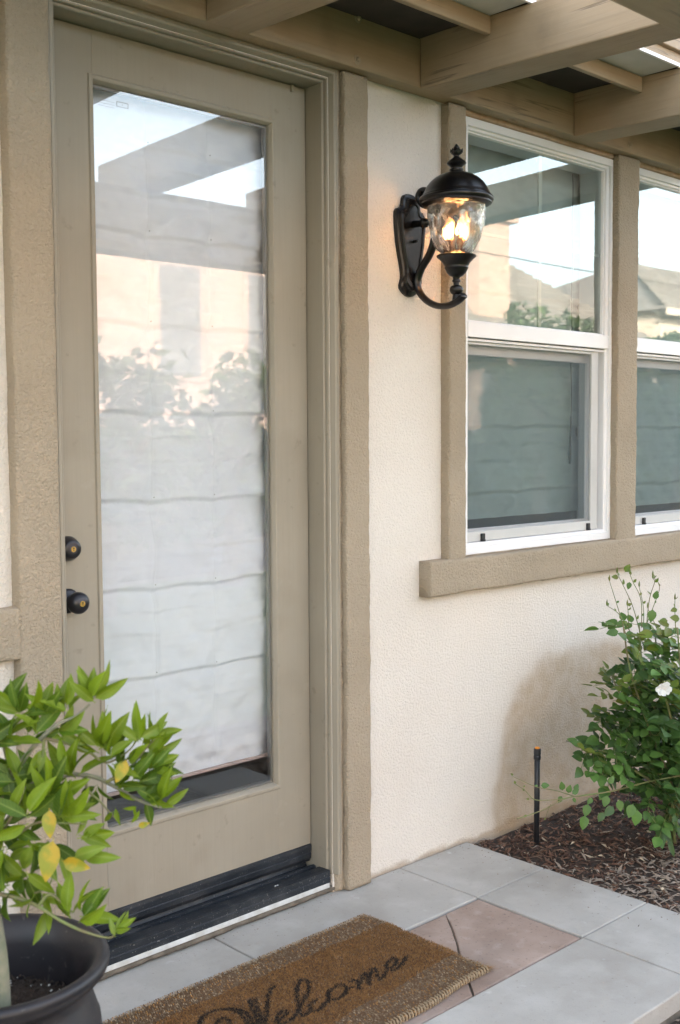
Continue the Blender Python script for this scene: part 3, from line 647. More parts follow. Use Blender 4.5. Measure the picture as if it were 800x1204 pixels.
# ---------------- roman shades (cloth seen through the glass)
def shade(name, label, x0, x1, z0, z1, y, folds, seams, m, cat='shade', seed=0.0, sag=0.0, amp=1.0, n=(70, 260)):
    fk_ = lambda z: 1.0 if z < 1.75 else 0.55
    nx, nz = n; V = []
    fz = sorted(folds)
    for j in range(nz+1):
        for i in range(nx+1):
            u = i/nx; x = x0+(x1-x0)*u; z = z0+(z1-z0)*j/nz
            zl = z - sag*(4*u*(1-u))*0 
            # pull-up at the seams
            lift = -(sum(0.010*math.exp(-abs(x-s)/0.05) for s in seams)) + 0.010*(1-u)*0
            zz = zl - lift + 0.0035*noise.noise(Vector((x*5, z*2, seed)))
            d = 0.0
            for k in range(len(fz)):
                t = (zz-fz[k])
                d += fk_(z)*(-0.0155*math.exp(-t/0.035)*min(1, t/0.009) if t >= 0 else 0.0075*math.exp(t/0.016)*min(1, -t/0.004))      # lip of the tuck hangs over the cloth below
                d += 0.0
            # soft half folds
            for a, b in zip(fz[:-1], fz[1:]):
                if a < zz < b:
                    s = (zz-a)/(b-a); d -= 0.006*math.sin(math.pi*s); q_ = 0.47+0.10*noise.noise(Vector((x*2.2, a*7, 5+seed))); d += (-0.007*math.exp(-(s-q_)/0.14)*min(1, (s-q_)/0.05) if s >= q_ else 0.001*math.exp((s-q_)/0.05))*(0.5+1.0*noise.noise(Vector((x*3, a*5, 9+seed))))
            for a, b in zip(fz[:-1], fz[1:]):
                if a < zz < b:
                    s = (zz-a)/(b-a)-0.74-0.07*noise.noise(Vector((x*2.6, a*9, 15+seed)))
                    if s > 0: d -= 0.005*math.exp(-s/0.10)*min(1, s/0.03)*(0.5+1.2*noise.noise(Vector((x*4, a*6, 19+seed))))
            wr = 0.007*noise.noise(Vector((x*6+seed, z*9, seed))) + 0.0055*noise.noise(Vector((x*17, z*22, seed+4))) + 0.0105*noise.noise(Vector((x*10+z*14, z*5-x*6, seed+8))) + 0.0075*noise.noise(Vector((x*14-z*17, z*6+x*5, seed+18))) + 0.0016*noise.noise(Vector((x*45, z*52, seed+11)))
            wr += 0.0022*noise.noise(Vector((x*4, z*60, seed+2)))
            for s in seams: 
                near = min((abs(z-f_) for f_ in fz), default=1); wr += 0.004*math.exp(-((x-s)/0.006)**2)
                wr += 0.010*math.exp(-((x-s)/0.035)**2)*math.exp(-(near/0.03)**2)
            yy = y + (d + wr)*amp
            zb = z + (0.018*(u-0.5) if j == 0 else 0)*sag
            V.append((x + 0.0012*noise.noise(Vector((z*4, seed, i*0.02))), yy, zb + sag*0.02*(u-0.5)*(1-j/nz)))
    mb = MB(); mb.add(V, [(j*(nx+1)+i, j*(nx+1)+i+1, (j+1)*(nx+1)+i+1, (j+1)*(nx+1)+i) for j in range(nz) for i in range(nx)])
    return mb
sh = thing('door_shade', 'white roman shade hanging behind the glass of the door', 'roman shade', (1.83, 0.165, 0.43))
fo = [0.735, 0.980, 1.222, 1.462, 1.702, 1.945, 2.18]
mb = shade('c', '', GX0-0.03, GX1+0.05, 0.432, 2.36, 0.142, fo, (1.735, 1.942), M_BLIND, seed=1.3, n=(90, 460))
obj('cloth', mb, M_BLIND, sh, smooth=True)
g = MB(); g.box(GX0-0.03, GX1+0.05, 0.136, 0.146, 0.424, 0.434); obj('hem_bar', g, mat('pinkish hem', (0.50, 0.40, 0.38), 0.8), sh, bevel=0.003)
M_RING = mat('pale ring', (0.50, 0.52, 0.55), 0.5)
for s in (1.735, 1.942):
    for f_ in fo:
        g = MB(); g.lathe([(0, -0.002), (0.0018, -0.001), (0.0018, 0.001), (0, 0.002)], (s, 0.1335, f_+0.008), 8, 'Y', cap=False); obj('ring', g, M_RING, sh, smooth=True)

# ---------------- windows
def window(W, label, first):
    x0, x1, z0, z1 = W; t = thing('window', label, 'window', ((x0+x1)/2, 0.03, z0), 'paired single-hung windows')
    zm0, zm1 = 1.727, 1.778; gx0, gx1 = x0+0.053, x1-0.053
    g = MB(); ring([(0.0, 0.12), (0.0, -0.008), (0.0015, -0.0095), (0.036, -0.0095), (0.0375, -0.008), (0.0385, 0.0), (0.050, 0.001), (0.053, 0.004), (0.053, 0.12)], x0, x1, z0, z1, g)
    # bottom and top members are slimmer than the jambs
    for i, v in enumerate(g.v):
        if v[2] < (z0+z1)/2: g.v[i] = (v[0], v[1], z0+(v[2]-z0)*0.72)
        else: g.v[i] = (v[0], v[1], z1-(z1-v[2])*0.72)
    obj('frame', g, M_VINYL, t, fix=True)
    zb, zt = z0+0.038, z1-0.038
    g = MB(); g.box(gx0-0.012, gx1+0.012, -0.0085, 0.06, zm0, zm1); obj('meeting_rail', g, M_VINYL, t, bevel=0.002)
    g = MB(); g.box(gx0, gx1, 0.004, 0.05, zm0-0.012, zm0-0.0035); obj('sash_lip', g, M_VINYL, t, bevel=0.001)
    g = MB(); ring([(0.0, 0.02), (0.0, 0.010), (0.006, 0.009), (0.009, 0.020)], gx0, gx1, zm1, zt, g); obj('upper_bead', g, M_VINYL, t, fix=True)
    g = MB(); g.add([(gx0+0.004, 0.019, zm1+.004), (gx1-.004, 0.019, zm1+.004), (gx1-.004, 0.019, zt-.004), (gx0+.004, 0.019, zt-.004)], [(0, 1, 2, 3)]); obj('pane', g, M_GLASS_U, t)
    xm = (gx0+gx1)/2
    g = MB(); g.box(xm+0.008, xm+0.026, 0.0215, 0.028, zm1, zt); obj('muntin', g, M_MUNTIN, t)
    g = MB(); g.box(gx0, gx1, 0.0285, 0.0335, 2.081, 2.091); obj('muntin', g, M_MUNTIN, t)
    # lower sash set back, insect screen in front of it
    sx0, sx1 = gx0+0.004, gx1-0.004
    g = MB(); ring([(0.0, 0.045), (0.0, 0.052), (0.04, 0.052), (0.042, 0.058), (0.042, 0.062)], sx0, sx1, zb, zm0-0.012, g); obj('sash', g, M_VINYL, t, fix=True)
    g = MB(); g.add([(sx0+.03, 0.060, zb+.03), (sx1-.03, 0.060, zb+.03), (sx1-.03, 0.060, zm0-.02), (sx0+.03, 0.060, zm0-.02)], [(0, 1, 2, 3)]); obj('pane', g, M_GLASS_L, t)
    fx0, fx1, fz0, fz1 = gx0+0.0, gx1-0.027, zb+0.002, zm0-0.013
    scr = MB(); w_ = 0.045
    scr.box(fx1-w_, fx1, 0.012, 0.024, fz0, fz1); scr.box(fx0, fx1-w_, 0.012, 0.024, fz0, fz0+0.034); scr.box(fx0, fx0+0.004, 0.012, 0.024, fz0+.034, fz1); scr.box(fx0+0.004, fx1-w_, 0.012, 0.024, fz1-0.010, fz1)
    so_ = obj('insect_screen', scr, M_SCREENF, t, bevel=0.0015)
    g = MB(); g.add([(fx0+.004, 0.020, fz0+.034), (fx1-w_, 0.020, fz0+.034), (fx1-w_, 0.020, fz1-.010), (fx0+.004, 0.020, fz1-.010)], [(0, 1, 2, 3)]); obj('mesh', g, M_MESH, so_)
    for cx in (fx0+0.088, fx1-0.065):
        g = MB(); g.box(cx-0.009, cx+0.009, 0.004, 0.0115, fz0-0.001, fz0+0.026); g.box(cx-0.006, cx+0.006, 0.0, 0.004, fz0-0.001, fz0+0.006); obj('clip', g, M_BLACKP, so_, bevel=0.001)
    for cx in (x0+0.02, x1-0.015):
        g = MB(); g.lathe([(0, -0.001), (0.003, -0.001), (0.003, 0)], (cx, -0.0095, z0+0.014), 8, 'Y', cap=False); obj('weep_screw', g, M_SCREENF, t)
    return t
def screen_mat():
    m = bpy.data.materials.new('insect mesh'); m.use_nodes = True; n = m.node_tree.nodes; l = m.node_tree.links
    b = n['Principled BSDF']; b.inputs['Base Color'].default_value = (0.12, 0.145, 0.155, 1); b.inputs['Roughness'].default_value = 0.6
    tr = n.new('ShaderNodeBsdfTransparent'); ms = n.new('ShaderNodeMixShader'); ms.inputs[0].default_value = 0.34
    l.new(tr.outputs[0], ms.inputs[1]); l.new(b.outputs[0], ms.inputs[2]); l.new(ms.outputs[0], n['Material Output'].inputs[0]); return m
M_MESH = screen_mat()
window(W1, 'white vinyl window nearer the door, behind the black lantern', True)
window(W2, 'white vinyl window right of the taupe post, cut by the photo edge', False)
for (a, b, lab, sd_) in ((W1[0]+0.04, W1[1]-0.02, 'grey-green roman shade inside the window nearer the door', 5.1), (W2[0]+0.03, W2[1]-0.02, 'grey-green roman shade inside the right window', 9.7)):
    t = thing('window_shade', lab, 'roman shade', ((a+b)/2, 0.14, 1.09))
    mb = shade('c', '', a, b, 1.095, 2.42, 0.145, [1.19, 1.43, 1.67, 1.91, 2.15], (a+0.2, a+0.47), M_BLIND2, seed=sd_, n=(60, 260), amp=1.15)
    obj('cloth', mb, M_BLIND2, t, smooth=True)
    g = MB(); zz = [2.4-0.93*k/20 for k in range(21)]
    q = b-0.095; g.tube([(q+0.003*math.sin(k*1.1), 0.112, z_) for k, z_ in enumerate(zz)], 0.0014, 6); g.tube([(q, 0.112, 1.47), (q-0.006, 0.112, 1.30), (q-0.007, 0.112, 1.285)], [0.002, 0.0055, 0.004], 8)
    obj('cord', g, M_BLACKP, t, smooth=True)

# ================================================================== PERGOLA
per = thing('patio_cover', 'taupe timber patio cover with heavy rafters fixed to the wall', 'pergola', (2.6, -0.05, 2.45))
LZ0, LZ1, LY = 2.466, 2.628, -0.064
def beamobj(nm, *b, m=M_WOODP, bev=0.004, par=per): 
    g = MB(); g.box(*b); return obj(nm, g, m, par, bevel=bev)
beamobj('ledger', -1.5, 5.6, LY, -0.002, LZ0, LZ1, m=M_WOODX)
RX = [-0.66, 0.155, 0.97, 1.785, 2.600, 3.410, 4.222]; RW = 0.137
def rb(y): return 2.4655+0.034*y       # rafter underside falls gently outwards
for k, x in enumerate(RX):
    yo = -1.62; RH = 0.155
    zt = lambda y: rb(y)+RH
    # birdsmouth bevel close to the ledger, rounded tail
    g = MB(); pr = [(LY-0.0015, rb(LY)-0.001), (-0.138, rb(-0.138)), (yo+0.03, rb(yo)+0.004), (yo, rb(yo)+0.05), (yo, zt(yo)), (LY-0.0015, zt(LY))]
    n_ = len(pr); V = [(xx, y, z) for xx in (x, x+RW) for (y, z) in pr]
    g.add(V, [(i, (i+1) % n_, n_+(i+1) % n_, n_+i) for i in range(n_)] + [tuple(range(n_))[::-1], tuple(range(n_, 2*n_))])
    obj('rafter', g, M_WOODY, per, fix=True, bevel=0.005)
for a, b in zip(RX[:-1], RX[1:]):
    beamobj('fascia_board', a+RW+0.001, b-0.001, -0.345, -0.325, 2.553, 2.606, m=M_WOODX)
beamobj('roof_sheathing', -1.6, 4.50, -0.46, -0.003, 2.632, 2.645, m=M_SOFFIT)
g = MB(); 
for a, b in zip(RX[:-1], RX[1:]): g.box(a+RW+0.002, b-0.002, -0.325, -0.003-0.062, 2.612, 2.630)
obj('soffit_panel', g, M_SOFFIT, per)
g = MB()
for a, b in zip(RX[:-1], RX[1:]): g.box(a+RW+0.002, b-0.002, -0.478, -0.3255, 2.6065, 2.612)
obj('eave_flashing', g, M_FLASH, per)
beamobj('drip_edge', -1.6, 4.50, -0.488, -0.479, 2.602, 2.614, m=M_VINYL, bev=0.001)
beamobj('gutter', -1.6, 4.50, -0.5, -0.47, 2.6465, 2.692, m=M_WOODX, bev=0.003)
beamobj('gutter_lip', -1.6, 4.50, -0.484, -0.471, 2.6155, 2.6455, m=M_WOODX, bev=0.001)
beamobj('header_beam', -1.6, 4.45, -1.445, -1.305, 2.157, 2.4175, m=M_WOODX)
for x in (-1.3, 3.76):
    beamobj('post', x, x+0.14, -1.445, -1.306, -0.10, 2.156)
for px, py in ((420, 70), (421, 21), (740.5, 170)):
    p = onY(px, py, LY); g = MB(); g.lathe([(0.0, -0.010), (0.005, -0.0095), (0.0070, -0.007), (0.0072, -0.003), (0.0135, -0.0026), (0.0142, 0.0)], (p.x, LY, p.z), 16, 'Y', cap=False)
    obj('bolt', g, M_WOODP, per, smooth=False)

# ================================================================== LANTERN
LX, LYc = 2.627, -0.19
lan = thing('wall_lantern', 'black lantern with water glass and two lit candle bulbs on the stucco wall', 'wall lantern', (2.612, 0.0, 2.0))
# backplate
out_ = [(2.1535, 0.004), (2.152, 0.016), (2.147, 0.026), (2.138, 0.032), (2.122, 0.034), (2.112, 0.038), (2.106, 0.047), (2.103, 0.058), (2.095, 0.064), (2.08, 0.0655), (2.05, 0.064), (2.0, 0.058), (1.96, 0.049),
        (1.93, 0.041), (1.905, 0.036), (1.89, 0.036), (1.878, 0.040), (1.868, 0.044), (1.858, 0.043), (1.850, 0.036), (1.842, 0.026), (1.836, 0.014), (1.834, 0.003)]
PX, PZ = 2.612, 2.0
def plate_layer(sc, y, dz=0.0):
    o_ = [(PX - w_*sc, y, PZ+(z-PZ)*(0.35+0.65*sc)+dz) for z, w_ in out_]
    o_ += [(PX + w_*sc, y, PZ+(z-PZ)*(0.35+0.65*sc)+dz) for z, w_ in out_[::-1]]
    return o_
g = MB(); V = []; L_ = [(1.0, -0.0005), (1.0, -0.010), (0.97, -0.014), (0.86, -0.017), (0.84, -0.020), (0.83, -0.027), (0.78, -0.031), (0.66, -0.031), (0.62, -0.027)]
for sc, y in L_: V += plate_layer(sc, y)
N = len(out_)*2
g.add(V, [(a*N+i, a*N+(i+1) % N, (a+1)*N+(i+1) % N, (a+1)*N+i) for a in range(len(L_)-1) for i in range(N)] + [tuple(range((len(L_)-1)*N, len(L_)*N))])
obj('backplate', g, M_BLACKM, lan, fix=True, smooth=False)
g = MB(); g.lathe([(0.0, -0.012), (0.004, -0.011), (0.005, -0.006), (0.0045, 0.0), (0.0045, 0.004)], (PX+0.002, -0.030, 2.005), 14, 'Y', cap=False); obj('plate_nut', g, M_BLACKM, lan, smooth=True)
# scroll arm
def cr(pts, n=8):
    P = [Vector(p) for p in pts]; P = [P[0]*2-P[1]] + P + [P[-1]*2-P[-2]]; o = []
    for i in range(1, len(P)-2):
        for k in range(n):
            t = k/n; a, b, c, d = P[i-1], P[i], P[i+1], P[i+2]
            o.append(0.5*((2*b)+(c-a)*t+(2*a-5*b+4*c-d)*t*t+(3*b-a-3*c+d)*t**3))
    o.append(P[-2]); return o
AX = 2.622
armpx = [(502, 244), (496, 240), (493, 231), (497, 224), (504, 226), (509, 240), (512, 262), (511, 282), (505, 300), (495, 317), (491, 332), (494, 344), (503, 354), (515, 359.5), (528, 359), (539, 353.5), (546, 347)]
ap = cr([onX(a, b, AX) for a, b in armpx], 7)
g = MB(); V = []; n_ = len(ap); sec = 10
prev = None
for i, p in enumerate(ap):     # flattened D-section strap
    d = (ap[min(i+1, n_-1)]-ap[max(i-1, 0)]).normalized(); s = Vector((1, 0, 0)); nrm = d.cross(s).normalized()
    wd = 0.0145; hd = 0.0105
    if i < 14: hd = 0.0055+0.00035*i; wd = 0.011+0.00025*i
    for k in range(sec):
        t = math.tau*k/sec; V.append(p + s*wd*math.cos(t) + nrm*hd*math.sin(t))
g.add(V, [(i*sec+k, i*sec+(k+1) % sec, (i+1)*sec+(k+1) % sec, (i+1)*sec+k) for i in range(n_-1) for k in range(sec)] + [tuple(range(sec)), tuple(range((n_-1)*sec, n_*sec))])
obj('arm', g, M_BLACKM, lan, smooth=True, fix=True)
a = onX(499, 262, AX); g = MB()
g.tube([(PX, -0.025, a.z), (AX, -0.055, a.z), (AX, -0.085, a.z)], [0.011, 0.010, 0.009], 12); g.lathe([(0, 0.016), (0.011, 0.013), (0.016, 0.0), (0.011, -0.013), (0, -0.016)], (AX, a.y, a.z), 16, cap=False)
g.tube([(AX, -0.10, a.z+0.005), (LX, -0.115, 2.105)], 0.008, 10)
obj('arm_boss', g, M_BLACKM, lan, smooth=True)
b_ = onX(491, 330, AX); g = MB(); g.tube([(PX, -0.02, b_.z), (AX, b_.y-0.005, b_.z)], 0.006, 10); obj('arm_stud', g, M_BLACKM, lan, smooth=True)
# roof (dome cap), finial
c0 = (LX, LYc, 0)
def lz(nm, prof, m=M_BLACKM, par=lan, n=48, smooth=True, **k):
    g = MB(); g.lathe(prof, c0, n, 'Z'); o_ = obj(nm, g, m, par, fix=True, smooth=smooth, **k)
    if smooth:
        md = o_.modifiers.new('edges', 'EDGE_SPLIT'); md.split_angle = R(38)
    return o_
capo = lz('cap', [(0.0, 2.090), (0.094, 2.090), (0.101, 2.094), (0.107, 2.097), (0.107, 2.101), (0.110, 2.103), (0.113, 2.107), (0.114, 2.112), (0.112, 2.116), (0.108, 2.118), (0.107, 2.121), (0.103, 2.125), (0.0985, 2.134),
           (0.0915, 2.148), (0.081, 2.162), (0.067, 2.174), (0.051, 2.183), (0.037, 2.188), (0.028, 2.190), (0.0235, 2.192), (0.0205, 2.196)])
lz('finial', [(0.0205, 2.195), (0.022, 2.198), (0.0215, 2.201), (0.0175, 2.204), (0.018, 2.207), (0.022, 2.211), (0.0285, 2.216), (0.030, 2.219), (0.0285, 2.222), (0.021, 2.229), (0.012, 2.235), (0.008, 2.239), (0.0085, 2.242),
              (0.0125, 2.245), (0.0165, 2.251), (0.0165, 2.255), (0.013, 2.260), (0.010, 2.263), (0.010, 2.266), (0.006, 2.271), (0.002, 2.276), (0.0, 2.277)], par=capo, n=24)
# petals of the finial bud
g = MB()
for k in range(6):
    t = math.tau*k/6; d = Vector((math.cos(t), math.sin(t), 0)); s = Vector((-math.sin(t), math.cos(t), 0)); c = Vector((LX, LYc, 0))
    P3 = [c+d*0.013+Vector((0, 0, 2.244)), c+d*0.0185+s*0.007+Vector((0, 0, 2.252)), c+d*0.019+Vector((0, 0, 2.263)), c+d*0.0185-s*0.007+Vector((0, 0, 2.252)), c+d*0.010+Vector((0, 0, 2.254))]
    g.add(P3, [(0, 1, 2, 3), (0, 4, 1), (1, 4, 2), (2, 4, 3), (3, 4, 0)])
obj('finial_bud', g, M_BLACKM, capo)
# lower cup and ball
cup = lz('lower_cup', [(0.0, 1.955), (0.036, 1.955), (0.040, 1.950), (0.040, 1.946), (0.057, 1.945), (0.061, 1.942), (0.060, 1.938), (0.052, 1.932), (0.043, 1.922), (0.038, 1.914), (0.036, 1.910), (0.037, 1.905), (0.034, 1.900),
           (0.029, 1.890), (0.021, 1.882), (0.012, 1.878), (0.010, 1.872), (0.013, 1.868), (0.013, 1.864), (0.009, 1.861), (0.0095, 1.854), (0.017, 1.850), (0.021, 1.843), (0.021, 1.836), (0.017, 1.829), (0.011, 1.825), (0.012, 1.818), (0.013, 1.806), (0.006, 1.800), (0.0, 1.799)])
# water glass shade: wavy blown glass
def water_glass():
    m = bpy.data.materials.new('water glass'); m.use_nodes = True; n = m.node_tree.nodes; l = m.node_tree.links; n.clear()
    o = n.new('ShaderNodeOutputMaterial'); gl = n.new('ShaderNodeBsdfGlass'); gl.inputs['IOR'].default_value = 1.42; gl.inputs['Roughness'].default_value = 0.0
    gl.inputs['Color'].default_value = (1, 0.99, 0.97, 1)
    tr = n.new('ShaderNodeBsdfTransparent'); ms = n.new('ShaderNodeMixShader'); ms.inputs[0].default_value = 0.72
    l.new(tr.outputs[0], ms.inputs[1]); l.new(gl.outputs[0], ms.inputs[2]); l.new(ms.outputs[0], o.inputs[0]); return m
M_WG = water_glass()
gp = [(0.0885, 2.089), (0.0885, 2.080), (0.0870, 2.060), (0.0840, 2.035), (0.0790, 2.010), (0.0720, 1.988), (0.0630, 1.970), (0.0530, 1.957), (0.0430, 1.949)]
def interp(z):
    for (r0, z0), (r1, z1) in zip(gp[:-1], gp[1:]):
        if z1 <= z <= z0: t = (z-z0)/(z1-z0); return r0+(r1-r0)*t
    return gp[-1][0]
g = MB(); NA, NZ = 96, 44; V = []
for layer, (rf, seed) in enumerate(((0.0, 0.0), (-0.0045, 7.0))):
    for j in range(NZ+1):
        z = 2.089 - (2.089-1.949)*j/NZ; r = interp(z)
        for k in range(NA):
            t = math.tau*k/NA; q = Vector((math.cos(t)*2.4, math.sin(t)*2.4, z*24))
            e = noise.noise(q + Vector((seed, 0, 0)))
            rr = r+rf + 0.0065*e + 0.0030*noise.noise(q*2.2+Vector((0, seed, 0)))
            V.append((LX+rr*math.cos(t), LYc+rr*math.sin(t), z))
LY_ = (NZ+1)*NA; Fc = []
for j in range(NZ):
    for k in range(NA):
        a_, b2, c2, d2 = j*NA+k, j*NA+(k+1) % NA, (j+1)*NA+(k+1) % NA, (j+1)*NA+k
        Fc.append((a_, d2, c2, b2)); Fc.append((LY_+a_, LY_+b2, LY_+c2, LY_+d2))
for k in range(NA):
    Fc.append((k, (k+1) % NA, LY_+(k+1) % NA, LY_+k)); Fc.append((NZ*NA+k, LY_+NZ*NA+k, LY_+NZ*NA+(k+1) % NA, NZ*NA+(k+1) % NA))
g.add(V, Fc); obj('glass_shade', g, M_WG, lan, smooth=True, fix=True)
# candles
M_SOCK = mat('candle sleeve', (0.10, 0.045, 0.03), 0.5)
def emis(name, col, st):
    m = bpy.data.materials.new(name); m.use_nodes = True; b = m.node_tree.nodes['Principled BSDF']
    b.inputs['Base Color'].default_value = (1, .9, .8, 1); b.inputs['Emission Color'].default_value = (*col, 1); b.inputs['Emission Strength'].default_value = st; return m
M_FIL = emis('glowing filament', (1.0, 0.54, 0.22), 75.0); M_BULB = emis('lit bulb envelope', (1.0, 0.38, 0.12), 0.75)
def bulb_mat():
    m = bpy.data.materials.new('warm bulb glass'); m.use_nodes = True; n = m.node_tree.nodes; l = m.node_tree.links; b = n['Principled BSDF']
    b.inputs['Base Color'].default_value = (1, 0.7, 0.45, 1); b.inputs['Roughness'].default_value = 0.15; b.inputs['Emission Color'].default_value = (1, 0.36, 0.12, 1); b.inputs['Emission Strength'].default_value = 0.07
    tr = n.new('ShaderNodeBsdfTransparent'); ms = n.new('ShaderNodeMixShader'); ms.inputs[0].default_value = 0.5
    l.new(tr.outputs[0], ms.inputs[1]); l.new(b.outputs[0], ms.inputs[2]); l.new(ms.outputs[0], n['Material Output'].inputs[0]); return m
M_BG = bulb_mat()
side = Vector((RT.x, RT.y, 0)).normalized()
for s in (-1, 1):
    cx = LX+0.0185*s*side.x; cy = LYc+0.0185*s*side.y
    g = MB(); g.lathe([(0.0095, 1.950), (0.0095, 1.992), (0.008, 1.995), (0, 1.995)], (cx, cy, 0), 16, cap=False); cn = obj('candle', g, M_SOCK, lan, smooth=False)
    g = MB(); g.lathe([(0.006, 1.995), (0.0095, 2.002), (0.0118, 2.012), (0.0112, 2.024), (0.0075, 2.040), (0.0038, 2.052), (0.001, 2.063), (0, 2.064)], (cx, cy, 0), 20, cap=False); obj('bulb', g, M_BG, cn, smooth=True)
    g = MB(); g.lathe([(0, 2.003), (0.0040, 2.006), (0.0055, 2.013), (0.0045, 2.021), (0.002, 2.028), (0, 2.032)], (cx, cy, 0), 14, cap=False); obj('filament', g, M_FIL, cn, smooth=True)
g = MB(); g.tube([(LX, LYc, 1.952), (LX, LYc, 2.092)], 0.0022, 8); obj('centre_rod', g, M_BLACKM, lan)

# ================================================================== RISER PIPE
rp = onZ(631, 992, -0.02); ri = thing('irrigation_riser', 'thin black sprinkler riser pipe with orange tip standing against the wall', 'sprinkler pipe', (rp.x, rp.y, -0.05))
tz = onX(633, 880, rp.x).z
g = MB(); g.tube([(rp.x, rp.y, -0.06), (rp.x+0.002, rp.y, 0.15), (rp.x+0.004, rp.y+0.001, tz-0.02)], 0.0098, 16); obj('pipe', g, M_BLACKP, ri, smooth=True)
g = MB(); g.lathe([(0.0098, -0.042), (0.0125, -0.040), (0.013, -0.030), (0.0115, -0.026), (0.0125, -0.020), (0.0125, -0.004), (0.010, -0.002), (0.0, -0.002)], (rp.x+0.004, rp.y+0.001, tz), 18, cap=False); g.box(rp.x-0.0095, rp.x+0.0175, rp.y-0.002, rp.y+0.004, tz-0.031, tz-0.024); obj('cap', g, M_BLACKP, ri)
g = MB(); g.lathe([(0.0088, -0.002), (0.0088, 0.001), (0.006, 0.0025), (0.0, 0.0025)], (rp.x+0.004, rp.y+0.001, tz), 16, cap=False); obj('nozzle', g, mat('orange plastic', (0.75, 0.27, 0.03), 0.5), ri)

# ================================================================== DOORMAT
mt = thing('doormat', 'brown coir doormat lettered Welcome lying on the paving', 'doormat', (1.78, -0.43, 0.0))
MX0, MX1, MY1 = 1.29, 2.222, -0.188
def my0(x): return -0.655 - 0.115*max(0, (2.222-x))*0.6 - 0.004*math.sin(x*23)
def mx1(y): return 2.222 - 0.006*math.sin(y*31+1) - (0.004)
g = MB(); V = []; nx, ny = 60, 24
for i in range(nx+1):
    for j in range(ny+1):
        x = MX0+(MX1-MX0)*i/nx; y = my0(x)+(MY1-my0(x))*j/ny; e = 0.0005 if i in (0, nx) or j in (0, ny) else 0.009
        V.append((x, y, e+0.0015*noise.noise(Vector((x*5, y*5, 0)))*(e > .001)))
g.add(V, [(i*(ny+1)+j, (i+1)*(ny+1)+j, (i+1)*(ny+1)+j+1, i*(ny+1)+j+1) for i in range(nx) for j in range(ny)])
obj('backing', g, M_COIR[2], mt, smooth=True)
# script lettering, laid out on the mat
LET = [[(40, 292), (50, 262), (75, 245), (110, 235), (145, 235), (175, 248), (195, 268), (208, 292)], [(92, 300), (100, 282), (108, 270), (122, 264), (140, 272), (147, 290), (138, 305)], [(150, 232), (182, 238), (207, 256), (226, 288)],
       [(210, 203), (221, 235), (232, 262), (244, 290), (250, 305)], [(229, 200), (240, 240), (252, 275), (262, 300)], [(260, 300), (266, 260), (269, 225), (273, 195), (281, 170), (292, 158)],
       [(300, 272), (318, 264), (335, 248), (328, 238), (312, 246), (303, 266), (312, 283), (338, 278), (358, 262)],
       [(358, 262), (382, 225), (401, 190), (410, 160), (405, 138), (390, 132), (376, 145), (370, 175), (374, 215), (382, 245), (395, 255), (412, 240)],
       [(434, 204), (417, 216), (414, 234), (430, 241), (454, 226), (474, 203)], [(492, 163), (477, 178), (480, 197), (505, 199), (530, 182), (536, 162), (518, 150), (492, 163)], [(536, 163), (556, 160)],
       [(550, 141), (568, 135), (580, 164)], [(580, 150), (594, 117), (606, 118), (612, 150)], [(612, 138), (622, 101), (636, 100), (643, 130), (655, 129), (670, 108)],
       [(672, 100), (690, 92), (706, 75), (697, 62), (680, 70), (671, 88), (682, 102), (706, 98), (723, 80), (737, 58)]]
strokes = []
for st in LET:
    P_l = [onZ(220+a/2.857, 1104+b/2.86, 0.014) for a, b in st]; strokes.append([(q.x, q.y) for q in cr(P_l, 4)])
segs = [((a[0], a[1]), (b[0], b[1])) for s in strokes for a, b in zip(s[:-1], s[1:])]
def dseg(p, a, b):
    vx, vy = b[0]-a[0], b[1]-a[1]; L = vx*vx+vy*vy or 1e-9; t = max(0, min(1, ((p[0]-a[0])*vx+(p[1]-a[1])*vy)/L))
    return math.hypot(p[0]-a[0]-vx*t, p[1]-a[1]-vy*t)
bins = {}
for sgm in segs:
    for ix in range(int((min(sgm[0][0], sgm[1][0])-0.02)/0.02), int((max(sgm[0][0], sgm[1][0])+0.02)/0.02)+1): bins.setdefault(ix, []).append(sgm)
def ink(x, y):
    if not (-0.52 < y < -0.32 and 1.49 < x < 2.14): return 9
    return min((dseg((x, y), *s) for s in bins.get(int(x/0.02), [])), default=9)
g = MB(); rnd = random.Random(5)
for k in range(82000):
    x = rnd.uniform(1.33, MX1); y = rnd.uniform(my0(x), MY1-0.001)
    fb = (MY1-y); ff = (y-my0(x)); border = fb < 0.092+0.003*math.sin(x*40) or ff < 0.112+0.003*math.sin(x*35)
    if border:
        mi = rnd.choices((3, 2, 4, 0), (50, 34, 6, 10))[0]; a = rnd.uniform(0, math.tau); L = rnd.uniform(0.003, 0.007); lift = rnd.uniform(0.0005, 0.002); hh = 0.0085
        if rnd.random() < 0.4: continue
    else:
        di = ink(x, y); mi = rnd.choices((0, 1, 2, 4), (60, 13, 25, 2))[0]
        if di < 0.0052 and rnd.random() < 0.95: mi = 5
        elif di < 0.0085 and rnd.random() < 0.25: mi = 5
        a = rnd.uniform(0, math.tau); L = rnd.uniform(0.002, 0.0055); lift = rnd.uniform(0.002, 0.005); hh = 0.009
    z = hh + rnd.uniform(-0.0015, 0.0015); wdt = rnd.uniform(0.0006, 0.0013)
    if fb < 0.01 or ff < 0.01: z -= 0.003
    c, s_ = math.cos(a), math.sin(a)
    g.add([(x-s_*wdt, y+c*wdt, z), (x+s_*wdt, y-c*wdt, z), (x+c*L, y+s_*L, z+lift), (x+c*L*0.4, y+s_*L*0.4, z+lift*0.9)], [(0, 1, 2), (0, 2, 3)], mi)
